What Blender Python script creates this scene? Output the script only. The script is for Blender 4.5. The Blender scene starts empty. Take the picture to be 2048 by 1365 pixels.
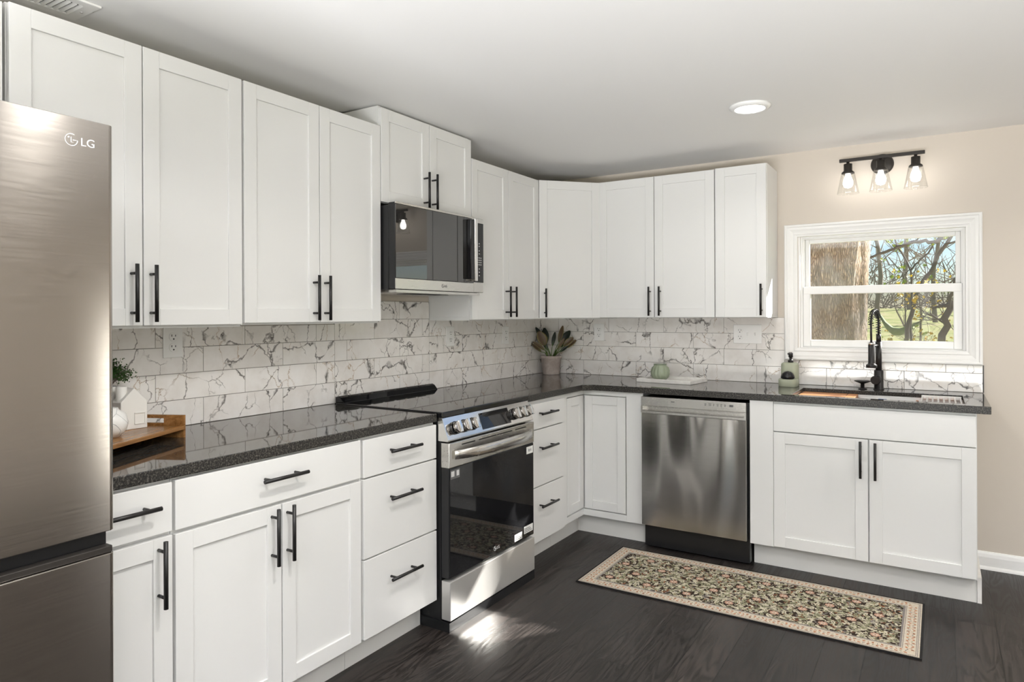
import bpy, bmesh, math, random
import numpy as np
from mathutils import Vector, Matrix, Euler, noise
C = bpy.context.scene.collection
R = math.radians
sc = bpy.context.scene

# ------------------------------------------------------------------ camera, sky, sun, exposure
YAW, ROLL, F_PX, HOR = R(32.1614), R(-0.2193), 1360.7, 631.74
fw = Vector((-math.sin(YAW), math.cos(YAW), 0)); rt0 = Vector((math.cos(YAW), math.sin(YAW), 0)); up0 = Vector((0, 0, 1))
rt = rt0 * math.cos(ROLL) + up0 * math.sin(ROLL); upv = up0 * math.cos(ROLL) - rt0 * math.sin(ROLL)
cam = bpy.data.cameras.new('camera'); cob = bpy.data.objects.new('camera', cam); C.objects.link(cob)
cob.matrix_world = Matrix(((rt.x, upv.x, -fw.x, 2.4588), (rt.y, upv.y, -fw.y, -4.3607), (rt.z, upv.z, -fw.z, 1.3411), (0, 0, 0, 1)))
cam.sensor_width = 36; cam.lens = 36 * F_PX / 2048; cam.shift_y = (HOR - 682.5) / 2048; cam.clip_start = 0.05
sc.camera = cob
sc.view_settings.view_transform = 'Standard'; sc.view_settings.look = 'None'
sc.view_settings.exposure = 0.04; sc.view_settings.gamma = 1.0; sc.view_settings.use_curve_mapping = False
sc.cycles.use_denoising = True
sc.cycles.max_bounces = 10; sc.cycles.diffuse_bounces = 5; sc.cycles.transparent_max_bounces = 16
sc.cycles.sample_clamp_indirect = 20.0; sc.cycles.blur_glossy = 0.5

W = bpy.data.worlds.new('sky'); sc.world = W; W.use_nodes = True
wn = W.node_tree.nodes; wl = W.node_tree.links
sky = wn.new('ShaderNodeTexSky'); sky.sky_type = 'NISHITA'; sky.sun_disc = False
sky.sun_elevation = R(32); sky.sun_rotation = R(40); sky.air_density = 1.3; sky.dust_density = 0.3; sky.ozone_density = 3.0; sky.altitude = 100
hs = wn.new('ShaderNodeMix'); hs.data_type = 'RGBA'; hs.blend_type = 'MULTIPLY'; hs.inputs[0].default_value = 1.0; hs.inputs[7].default_value = (0.86, 0.96, 1.18, 1)
wl.new(sky.outputs[0], hs.inputs[6]); wl.new(hs.outputs[2], wn['Background'].inputs[0]); wn['Background'].inputs[1].default_value = 0.12

def lamp(name, kind, loc, energy, color=(1, 1, 1), aim=None, **kw):
    l = bpy.data.lights.new(name, kind); l.energy = energy; l.color = color
    for k, v in kw.items(): setattr(l, k, v)
    o = bpy.data.objects.new(name, l); C.objects.link(o); o.location = loc
    if aim is not None: o.rotation_euler = Vector(aim).to_track_quat('-Z', 'Y').to_euler()
    return o
SUN = Vector((-0.76, -1.0, -0.82))
lamp('sunlight', 'SUN', (6, 6, 8), 22.0, (1.0, 0.96, 0.90), aim=SUN, angle=R(0.6))
# fill lamps added in two unseen glazed doors, aimed up to brighten the ceiling
lamp('fill_lamp_front', 'AREA', (2.3, -6.40, 0.42), 250, (0.975, 0.975, 1.0), aim=(0, 1, 1.6), shape='RECTANGLE', size=3.0, size_y=0.7, spread=R(114))
lamp('fill_lamp_side', 'AREA', (4.90, -4.5, 0.42), 34, (0.975, 0.975, 1.0), aim=(-1, 0.1, 1.6), shape='RECTANGLE', size=2.1, size_y=0.7, spread=R(118))
lamp('fridge_band_lamp', 'AREA', (4.985, -1.13, 0.66), 4.2, (1.0, 0.98, 0.95), aim=(-1, 0, 0), shape='RECTANGLE', size=0.13, size_y=1.1)  # lamp added out of view to give the fridge door its bright reflected band

# ------------------------------------------------------------------ materials
def pbr(name, col, rough=0.5, metal=0.0, spec=0.5, coat=0.0, coat_rough=0.03, emit=None, estr=0.0, trans=0.0, ior=1.45):
    m = bpy.data.materials.new(name); m.use_nodes = True
    b = m.node_tree.nodes['Principled BSDF']; I = b.inputs
    I['Base Color'].default_value = (*col, 1); I['Roughness'].default_value = rough; I['Metallic'].default_value = metal
    I['Specular IOR Level'].default_value = spec; I['Coat Weight'].default_value = coat; I['Coat Roughness'].default_value = coat_rough
    I['Transmission Weight'].default_value = trans; I['IOR'].default_value = ior
    if emit: I['Emission Color'].default_value = (*emit, 1); I['Emission Strength'].default_value = estr
    return m
class NT:
    def __init__(s, m): s.m = m; s.n = m.node_tree.nodes; s.l = m.node_tree.links; s.b = s.n.get('Principled BSDF')
    def add(s, t, **kw):
        n = s.n.new(t)
        for k, v in kw.items(): setattr(n, k, v)
        return n
    def link(s, a, b): s.l.new(a, b)
    def coord(s, scale=(1, 1, 1), rot=(0, 0, 0), world=False):
        mp = s.add('ShaderNodeMapping'); mp.inputs['Scale'].default_value = scale; mp.inputs['Rotation'].default_value = rot
        if world: g = s.add('ShaderNodeNewGeometry'); s.link(g.outputs['Position'], mp.inputs[0])
        else: g = s.add('ShaderNodeTexCoord'); s.link(g.outputs['Object'], mp.inputs[0])
        return mp.outputs[0]
    def noise(s, vec, scale, detail=3, rough=0.5, dist=0.0):
        n = s.add('ShaderNodeTexNoise'); n.inputs['Scale'].default_value = scale; n.inputs['Detail'].default_value = detail
        n.inputs['Roughness'].default_value = rough; n.inputs['Distortion'].default_value = dist
        if vec is not None: s.link(vec, n.inputs['Vector'])
        return n
    def ramp(s, fac, stops, interp='LINEAR'):
        r = s.add('ShaderNodeValToRGB'); r.color_ramp.interpolation = interp; e = r.color_ramp.elements
        while len(e) < len(stops): e.new(0.5)
        for q, (p, c) in zip(e, stops): q.position = p; q.color = (*c, 1) if len(c) == 3 else c
        s.link(fac, r.inputs[0]); return r.outputs[0]
    def mix(s, fac, a, b, mode='MIX'):
        n = s.add('ShaderNodeMix', data_type='RGBA', blend_type=mode)
        for i, v in ((0, fac), (6, a), (7, b)):
            if hasattr(v, 'is_output'): s.link(v, n.inputs[i])
            else: n.inputs[i].default_value = v if i == 0 else (*v, 1)
        return n.outputs[2]
    def math(s, op, a, b=None, clamp=False):
        n = s.add('ShaderNodeMath', operation=op, use_clamp=clamp)
        for i, v in ((0, a), (1, b)):
            if v is None: continue
            if hasattr(v, 'is_output'): s.link(v, n.inputs[i])
            else: n.inputs[i].default_value = v
        return n.outputs[0]
    def bump(s, h, strength=0.1, dist=0.002):
        n = s.add('ShaderNodeBump'); n.inputs['Strength'].default_value = strength; n.inputs['Distance'].default_value = dist
        s.link(h, n.inputs['Height']); s.link(n.outputs[0], s.b.inputs['Normal'])
M = {}
M['cab'] = pbr('white_cabinet_paint', (0.715, 0.715, 0.708), 0.32, spec=0.45)
M['kick'] = pbr('kick_paint', (0.70, 0.69, 0.665), 0.45)
M['trimw'] = pbr('white_trim_paint', (0.80, 0.80, 0.79), 0.3)
M['vinyl'] = pbr('white_vinyl', (0.82, 0.82, 0.81), 0.28)
M['black'] = pbr('black_metal', (0.012, 0.011, 0.011), 0.38, 0.0, spec=0.5)
M['bronze'] = pbr('dark_bronze_metal', (0.035, 0.031, 0.028), 0.35, 0.3)
M['blackplastic'] = pbr('black_plastic', (0.012, 0.012, 0.013), 0.3)
M['blackgloss'] = pbr('black_glass', (0.006, 0.006, 0.007), 0.02, spec=0.55)
M['mwglass'] = pbr('microwave_glass', (0.022, 0.021, 0.02), 0.015, spec=0.9, ior=1.6)
M['dark'] = pbr('dark_cavity', (0.01, 0.01, 0.01), 0.7)
M['plate'] = pbr('white_plastic', (0.86, 0.855, 0.84), 0.3)
M['slot'] = pbr('slot_dark', (0.02, 0.02, 0.02), 0.6)
M['chrome'] = pbr('chrome', (0.75, 0.74, 0.72), 0.08, 1.0)
M['darkchrome'] = pbr('dark_chrome', (0.28, 0.26, 0.24), 0.12, 1.0)
M['logo'] = pbr('logo_silver', (0.85, 0.85, 0.85), 0.25, 0.6)
M['ink'] = pbr('grey_ink', (0.12, 0.12, 0.12), 0.6)
M['inklight'] = pbr('light_ink', (0.55, 0.55, 0.55), 0.5)
M['sticker'] = pbr('white_sticker', (0.8, 0.8, 0.78), 0.5)
M['blue'] = pbr('blue_print', (0.08, 0.16, 0.35), 0.5)
M['sage'] = pbr('sage_glaze', (0.36, 0.385, 0.29), 0.4)
M['sagejar'] = pbr('sage_jar_glaze', (0.27, 0.31, 0.225), 0.35)
M['wax'] = pbr('jar_lid_sage', (0.22, 0.26, 0.19), 0.5)
M['whitecer'] = pbr('white_ceramic', (0.78, 0.765, 0.735), 0.55)
M['soil'] = pbr('soil', (0.03, 0.022, 0.015), 0.9)
M['diffuser'] = pbr('lamp_diffuser', (0.9, 0.9, 0.9), 0.5, emit=(1, 0.97, 0.92), estr=7.0)
M['bulb'] = pbr('bulb_glow', (1, 1, 1), 0.5, emit=(1.0, 0.96, 0.91), estr=12.5)
M['bark2'] = pbr('bare_branch', (0.11, 0.085, 0.07), 0.9)
M['bark3'] = pbr('far_branch', (0.22, 0.18, 0.15), 0.9)
M['leafyg'] = pbr('spring_leaf', (0.38, 0.45, 0.04), 0.6)
M['flower'] = pbr('yellow_flower', (0.80, 0.56, 0.01), 0.6)
M['hammock'] = pbr('hammock_cloth', (0.155, 0.20, 0.10), 0.8)

def mk_wall(name, col):
    m = pbr(name, col, 0.6, spec=0.3); t = NT(m); v = t.coord(world=True)
    t.bump(t.noise(v, 180, 2).outputs[0], 0.05, 0.001); return m
M['wall'] = mk_wall('tan_wall_paint', (0.61, 0.555, 0.49))
M['ceil'] = mk_wall('ceiling_paint', (0.815, 0.81, 0.80))

def mk_floor():
    m = pbr('dark_wood_planks', (0.04, 0.03, 0.025), 0.36, spec=0.4); t = NT(m)
    g = t.add('ShaderNodeNewGeometry'); sp = t.add('ShaderNodeSeparateXYZ'); t.link(g.outputs['Position'], sp.inputs[0])
    # planks run along y, 0.151 wide, joints on x = 1.299 + k*0.151
    px = t.math('DIVIDE', t.math('SUBTRACT', sp.outputs[0], 1.299), 0.151)
    idx = t.math('FLOOR', px); fx = t.math('FRACT', px)
    wnz = t.add('ShaderNodeTexWhiteNoise', noise_dimensions='1D'); t.link(idx, wnz.inputs['W'])
    py = t.math('DIVIDE', t.math('ADD', sp.outputs[1], t.math('MULTIPLY', wnz.outputs['Value'], 1.22)), 1.22)
    idy = t.math('FLOOR', py); fy = t.math('FRACT', py)
    w2 = t.add('ShaderNodeTexWhiteNoise', noise_dimensions='2D')
    cb = t.add('ShaderNodeCombineXYZ'); t.link(idx, cb.inputs[0]); t.link(idy, cb.inputs[1]); t.link(cb.outputs[0], w2.inputs['Vector'])
    ex = t.math('MINIMUM', fx, t.math('SUBTRACT', 1.0, fx)); ey = t.math('MULTIPLY', t.math('MINIMUM', fy, t.math('SUBTRACT', 1.0, fy)), 8.0)
    gap = t.math('LESS_THAN', t.math('MINIMUM', ex, ey), 0.013)
    off = t.add('ShaderNodeVectorMath', operation='ADD'); sc3 = t.add('ShaderNodeVectorMath', operation='SCALE'); sc3.inputs['Scale'].default_value = 13.0
    t.link(w2.outputs['Color'], sc3.inputs[0]); t.link(g.outputs['Position'], off.inputs[0]); t.link(sc3.outputs[0], off.inputs[1])
    mp = t.add('ShaderNodeMapping'); mp.inputs['Scale'].default_value = (15, 1.3, 1); t.link(off.outputs[0], mp.inputs[0])
    n1 = t.noise(mp.outputs[0], 1.0, 2, 0.5, 0.6)
    wv = t.math('SINE', t.math('MULTIPLY', n1.outputs[0], 75.0))            # cathedral grain lines
    mp2 = t.add('ShaderNodeMapping'); mp2.inputs['Scale'].default_value = (220, 6, 1); t.link(off.outputs[0], mp2.inputs[0])
    n2 = t.noise(mp2.outputs[0], 1.0, 3, 0.6)
    gr = t.math('ADD', t.math('MULTIPLY', t.math('ADD', wv, 1.0), 0.22), t.math('MULTIPLY', n2.outputs[0], 0.62))
    gr = t.ramp(gr, [(0.30, (0, 0, 0)), (0.78, (1, 1, 1))])
    base = t.ramp(w2.outputs['Value'], [(0.0, (0.008, 0.0066, 0.006)), (0.55, (0.0125, 0.0103, 0.0094)), (0.93, (0.015, 0.0122, 0.011)), (1.0, (0.024, 0.019, 0.0155))])
    lite = t.mix(1.0, base, (3.2, 3.2, 3.2), 'MULTIPLY')
    col = t.mix(gr, base, lite); col = t.mix(gap, col, (0.006, 0.005, 0.005))
    t.link(col, t.b.inputs['Base Color'])
    rg = t.math('ADD', 0.33, t.math('MULTIPLY', gr, 0.16)); t.link(rg, t.b.inputs['Roughness'])
    hh = t.math('SUBTRACT', t.math('MULTIPLY', gr, 0.35), gap); t.bump(hh, 0.25, 0.0012)
    return m
M['floor'] = mk_floor()

def mk_tile():
    m = pbr('marble_tile_glaze', (0.75, 0.73, 0.70), 0.07, spec=0.6); t = NT(m)
    at = t.add('ShaderNodeAttribute', attribute_name='tile_shift')
    g = t.add('ShaderNodeNewGeometry'); ad = t.add('ShaderNodeVectorMath', operation='ADD')
    t.link(g.outputs['Position'], ad.inputs[0]); t.link(at.outputs['Vector'], ad.inputs[1]); p = ad.outputs[0]
    def warp(scale, amt, detail=4):
        n = t.noise(p, scale, detail, 0.62); s = t.add('ShaderNodeVectorMath', operation='SUBTRACT'); s.inputs[1].default_value = (0.5, 0.5, 0.5)
        t.link(n.outputs['Color'], s.inputs[0]); k = t.add('ShaderNodeVectorMath', operation='SCALE'); k.inputs['Scale'].default_value = amt
        t.link(s.outputs[0], k.inputs[0]); a = t.add('ShaderNodeVectorMath', operation='ADD'); t.link(p, a.inputs[0]); t.link(k.outputs[0], a.inputs[1]); return a.outputs[0]
    def cracks(vec, scale, rot, stretch):
        mp = t.add('ShaderNodeMapping'); mp.inputs['Rotation'].default_value = rot; mp.inputs['Scale'].default_value = stretch; t.link(vec, mp.inputs[0])
        v = t.add('ShaderNodeTexVoronoi', feature='DISTANCE_TO_EDGE'); v.inputs['Scale'].default_value = scale; t.link(mp.outputs[0], v.inputs['Vector']); return v.outputs['Distance']
    w1 = warp(9, 0.10); w2 = warp(16, 0.06)
    c1 = cracks(w1, 3.3, (0.5, 0.6, 0.4), (1.25, 1.25, 0.8)); c2 = cracks(w2, 9.0, (1.1, 0.2, 0.9), (1, 1, 0.7))
    msk = t.noise(p, 6.5, 2).outputs[0]; thick = t.ramp(t.noise(p, 14, 2).outputs[0], [(0.38, (0.007,) * 3), (0.58, (0.018,) * 3), (0.72, (0.07,) * 3)])
    v1 = t.math('SUBTRACT', 1.0, t.math('DIVIDE', c1, thick), True)
    v1 = t.math('MULTIPLY', v1, t.ramp(msk, [(0.36, (0, 0, 0)), (0.46, (1, 1, 1))]))
    v2 = t.math('MULTIPLY', t.math('SUBTRACT', 1.0, t.math('DIVIDE', c2, 0.018), True), t.ramp(t.noise(p, 8.0, 2).outputs[0], [(0.44, (0, 0, 0)), (0.56, (0.8, 0.8, 0.8))]))
    cloud = t.ramp(t.noise(p, 10, 4, 0.6).outputs[0], [(0.3, (0.77, 0.735, 0.70)), (0.55, (0.85, 0.825, 0.80)), (0.8, (0.87, 0.855, 0.84))])
    tone = t.noise(p, 3.0, 1).outputs[0]
    vc1 = t.ramp(t.noise(p, 40, 3).outputs[0], [(0.35, (0.045, 0.04, 0.037)), (0.65, (0.25, 0.23, 0.22))])
    vc2 = t.ramp(tone, [(0.45, (0.16, 0.145, 0.135)), (0.56, (0.38, 0.24, 0.12))])
    col = t.mix(v2, cloud, vc2); col = t.mix(v1, col, vc1)
    t.link(col, t.b.inputs['Base Color']); return m
M['tile'] = mk_tile()
M['grout'] = pbr('grout', (0.30, 0.28, 0.26), 0.8)

def mk_granite():
    m = pbr('black_granite', (0.02, 0.02, 0.02), 0.035, spec=0.85, ior=1.6); t = NT(m); v = t.coord(world=True)
    a = t.noise(v, 170, 3, 0.75).outputs[0]; b = t.noise(v, 45, 3, 0.6).outputs[0]
    c = t.ramp(a, [(0.38, (0.008, 0.008, 0.008)), (0.52, (0.040, 0.037, 0.033)), (0.64, (0.17, 0.155, 0.135))])
    d = t.mix(t.math('MULTIPLY', b, 0.5), c, (0.010, 0.010, 0.011)); t.link(d, t.b.inputs['Base Color'])
    g = t.add('ShaderNodeNewGeometry'); sp = t.add('ShaderNodeSeparateXYZ'); t.link(g.outputs['True Normal'], sp.inputs[0])   # polished top, honed edges
    t.link(t.ramp(t.math('ABSOLUTE', sp.outputs[2]), [(0.3, (0.30,) * 3), (0.8, (0.035,) * 3)]), t.b.inputs['Roughness']); t.link(t.math('ADD', 0.2, t.math('MULTIPLY', t.math('ABSOLUTE', sp.outputs[2]), 0.65)), t.b.inputs['Specular IOR Level']); return m
M['granite'] = mk_granite()

def mk_steel(name, col, rough, axis, aniso=0.5, wave=0.0, metal=1.0):
    m = pbr(name, col, rough, metal); t = NT(m); s = [4, 4, 4]; s[axis] = 0.15
    v = t.coord(tuple(60 * q for q in s), world=True)
    n = t.noise(v, 1.0, 2).outputs[0]
    t.link(t.math('ADD', rough - 0.04, t.math('MULTIPLY', n, 0.08)), t.b.inputs['Roughness'])
    t.b.inputs['Anisotropic'].default_value = aniso; t.b.inputs['Anisotropic Rotation'].default_value = 0.25   # horizontal brushing smears reflections vertically
    if wave: t.bump(t.noise(t.coord((1.6, 1.6, 0.35), world=True), 2.2, 1).outputs[0], 1.0, wave)
    return m
M['steel'] = mk_steel('brushed_steel', (0.60, 0.585, 0.56), 0.26, 1)
M['fridge'] = mk_steel('fridge_steel', (0.43, 0.40, 0.37), 0.17, 1, 0.8)
M['drawersteel'] = mk_steel('drawer_steel', (0.62, 0.61, 0.59), 0.30, 1, 0.3, 0.0, 0.6)
M['dwsteel'] = mk_steel('dishwasher_steel', (0.50, 0.485, 0.465), 0.19, 0, 0.7, 0.05)
M['sinksteel'] = mk_steel('sink_steel', (0.72, 0.71, 0.69), 0.42, 0)
M['bright'] = mk_steel('bright_steel', (0.72, 0.71, 0.69), 0.14, 1)

def mk_dusty():
    m = pbr('dusty_black_glass', (0.006, 0.006, 0.007), 0.03, spec=0.55); t = NT(m); v = t.coord(world=True)
    d = t.math('MULTIPLY', t.ramp(t.noise(v, 700, 2, 0.6).outputs[0], [(0.50, (0, 0, 0)), (0.66, (1, 1, 1))]), t.ramp(t.noise(v, 5, 3).outputs[0], [(0.3, (0.15, 0.15, 0.15)), (0.7, (1, 1, 1))]))
    t.link(t.mix(d, (0.006, 0.006, 0.007), (0.045, 0.046, 0.048)), t.b.inputs['Base Color']); return m
M['dusty'] = mk_dusty()
def mk_wood(name, c0, c1, rough=0.35, rot=0.0):
    m = pbr(name, c0, rough); t = NT(m); v = t.coord((4, 40, 40), (0, 0, rot))
    n = t.noise(v, 1.4, 4, 0.6, 0.8).outputs[0]; t.link(t.ramp(n, [(0.3, c0), (0.7, c1)]), t.b.inputs['Base Color']); return m
M['acacia'] = mk_wood('acacia_wood', (0.17, 0.075, 0.022), (0.40, 0.20, 0.07), 0.25)
M['bamboo'] = mk_wood('cherry_board', (0.42, 0.17, 0.06), (0.58, 0.27, 0.11), 0.4)

def mk_marblewhite():
    m = pbr('white_marble', (0.80, 0.785, 0.755), 0.35); t = NT(m); v = t.coord()
    n = t.noise(v, 14, 5, 0.6, 1.0).outputs[0]; t.link(t.ramp(n, [(0.35, (0.80, 0.785, 0.755)), (0.6, (0.70, 0.68, 0.65))]), t.b.inputs['Base Color']); return m
M['marble'] = mk_marblewhite()
def mk_pot():
    m = pbr('pinkish_stone_pot', (0.42, 0.36, 0.32), 0.75); t = NT(m)
    t.link(t.ramp(t.noise(t.coord(), 22, 4, 0.6, 0.8).outputs[0], [(0.3, (0.40, 0.33, 0.295)), (0.7, (0.55, 0.49, 0.45))]), t.b.inputs['Base Color']); return m
M['pot'] = mk_pot()
def mk_vein():
    m = pbr('veined_ceramic', (0.8, 0.79, 0.77), 0.3); t = NT(m); v = t.coord()
    vo = t.add('ShaderNodeTexVoronoi', feature='DISTANCE_TO_EDGE'); vo.inputs['Scale'].default_value = 16; t.link(v, vo.inputs['Vector'])
    t.link(t.ramp(vo.outputs['Distance'], [(0.0, (0.25, 0.25, 0.25)), (0.014, (0.8, 0.79, 0.77))]), t.b.inputs['Base Color']); return m
M['veined'] = mk_vein()
def mk_leaf(name, a, b, rough=0.4):
    m = pbr(name, a, rough); t = NT(m)
    at = t.add('ShaderNodeAttribute', attribute_name='leaf_u')
    t.link(t.ramp(at.outputs['Fac'], [(0.0, a), (0.55, a), (0.8, b), (1.0, b)]), t.b.inputs['Base Color']); return m
M['leafbrown'] = mk_leaf('brown_leaf', (0.105, 0.065, 0.035), (0.20, 0.16, 0.06))
M['leafdark'] = mk_leaf('dark_leaf', (0.012, 0.018, 0.012), (0.02, 0.035, 0.018))
M['leafstem'] = pbr('green_stem', (0.10, 0.17, 0.035), 0.5)
M['boxwood'] = pbr('boxwood_leaf', (0.035, 0.085, 0.018), 0.45)
M['scrub'] = pbr('black_scrubber', (0.01, 0.01, 0.012), 0.22)

def mk_thin_glass(name, tint, refl=0.04, edge=0.6):
    m = bpy.data.materials.new(name); m.use_nodes = True; n = m.node_tree.nodes; l = m.node_tree.links
    n.remove(n['Principled BSDF']); out = n['Material Output']
    tr = n.new('ShaderNodeBsdfTransparent'); tr.inputs[0].default_value = (*tint, 1)
    gl = n.new('ShaderNodeBsdfGlossy'); gl.inputs['Roughness'].default_value = 0.01
    lw = n.new('ShaderNodeLayerWeight'); lw.inputs['Blend'].default_value = 0.5
    pw = n.new('ShaderNodeMath'); pw.operation = 'POWER'; pw.inputs[1].default_value = 5.0
    ma = n.new('ShaderNodeMath'); ma.operation = 'MULTIPLY_ADD'; ma.inputs[1].default_value = edge; ma.inputs[2].default_value = refl
    mx = n.new('ShaderNodeMixShader'); l.new(lw.outputs['Facing'], pw.inputs[0]); l.new(pw.outputs[0], ma.inputs[0]); l.new(ma.outputs[0], mx.inputs[0])
    l.new(tr.outputs[0], mx.inputs[1]); l.new(gl.outputs[0], mx.inputs[2]); l.new(mx.outputs[0], out.inputs[0]); return m
M['pane'] = mk_thin_glass('window_glass', (0.975, 0.98, 0.98), 0.03)
M['shade'] = mk_thin_glass('shade_glass', (0.97, 0.97, 0.965), 0.05, 0.9)
M['clearbulb'] = mk_thin_glass('bulb_glass', (1.0, 0.98, 0.95), 0.03)
def mk_screen():
    m = bpy.data.materials.new('insect_screen'); m.use_nodes = True; n = m.node_tree.nodes; l = m.node_tree.links
    b = n['Principled BSDF']; b.inputs['Base Color'].default_value = (0.13, 0.13, 0.125, 1); b.inputs['Roughness'].default_value = 0.8
    tr = n.new('ShaderNodeBsdfTransparent'); mx = n.new('ShaderNodeMixShader'); mx.inputs[0].default_value = 0.24
    l.new(tr.outputs[0], mx.inputs[1]); l.new(b.outputs[0], mx.inputs[2]); l.new(mx.outputs[0], n['Material Output'].inputs[0]); return m
M['screen'] = mk_screen()

def mk_bark():
    m = pbr('furrowed_bark', (0.2, 0.15, 0.11), 0.95, spec=0.1); t = NT(m); v = t.coord((1, 1, 0.20), (0, 0.35, 0))
    wv = t.noise(v, 9, 3, 0.6); ad = t.add('ShaderNodeVectorMath', operation='ADD'); k = t.add('ShaderNodeVectorMath', operation='SCALE'); k.inputs['Scale'].default_value = 0.07
    t.link(wv.outputs['Color'], k.inputs[0]); t.link(v, ad.inputs[0]); t.link(k.outputs[0], ad.inputs[1])
    vo = t.add('ShaderNodeTexVoronoi', feature='DISTANCE_TO_EDGE'); vo.inputs['Scale'].default_value = 74; t.link(ad.outputs[0], vo.inputs['Vector'])
    c = t.ramp(vo.outputs['Distance'], [(0.0, (0.13, 0.095, 0.07)), (0.10, (0.34, 0.245, 0.17)), (0.35, (0.52, 0.41, 0.31))])
    c = t.mix(t.ramp(t.noise(t.coord(), 4, 3).outputs[0], [(0.45, (0, 0, 0)), (0.65, (0.6, 0.6, 0.6))]), c, (0.42, 0.40, 0.38))
    t.link(c, t.b.inputs['Base Color']); t.bump(vo.outputs['Distance'], 1.0, 0.03); return m
M['bark'] = mk_bark()
def mk_lawn():
    m = pbr('lawn_grass', (0.2, 0.25, 0.07), 0.9, spec=0.1); t = NT(m)
    t.link(t.ramp(t.noise(t.coord(), 1.2, 6, 0.7).outputs[0], [(0.35, (0.17, 0.22, 0.06)), (0.5, (0.30, 0.31, 0.12)), (0.68, (0.42, 0.36, 0.22))]), t.b.inputs['Base Color']); return m
M['lawn'] = mk_lawn()
def mk_rug():
    m = pbr('woven_rug', (0.5, 0.4, 0.3), 0.95, spec=0.1); t = NT(m)
    at = t.add('ShaderNodeAttribute', attribute_name='weave'); t.link(at.outputs['Color'], t.b.inputs['Base Color'])
    t.bump(t.noise(t.coord(), 450, 2).outputs[0], 0.4, 0.001); return m
M['rug'] = mk_rug()
M['rugedge'] = pbr('rug_black_binding', (0.008, 0.007, 0.007), 0.9)

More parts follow.
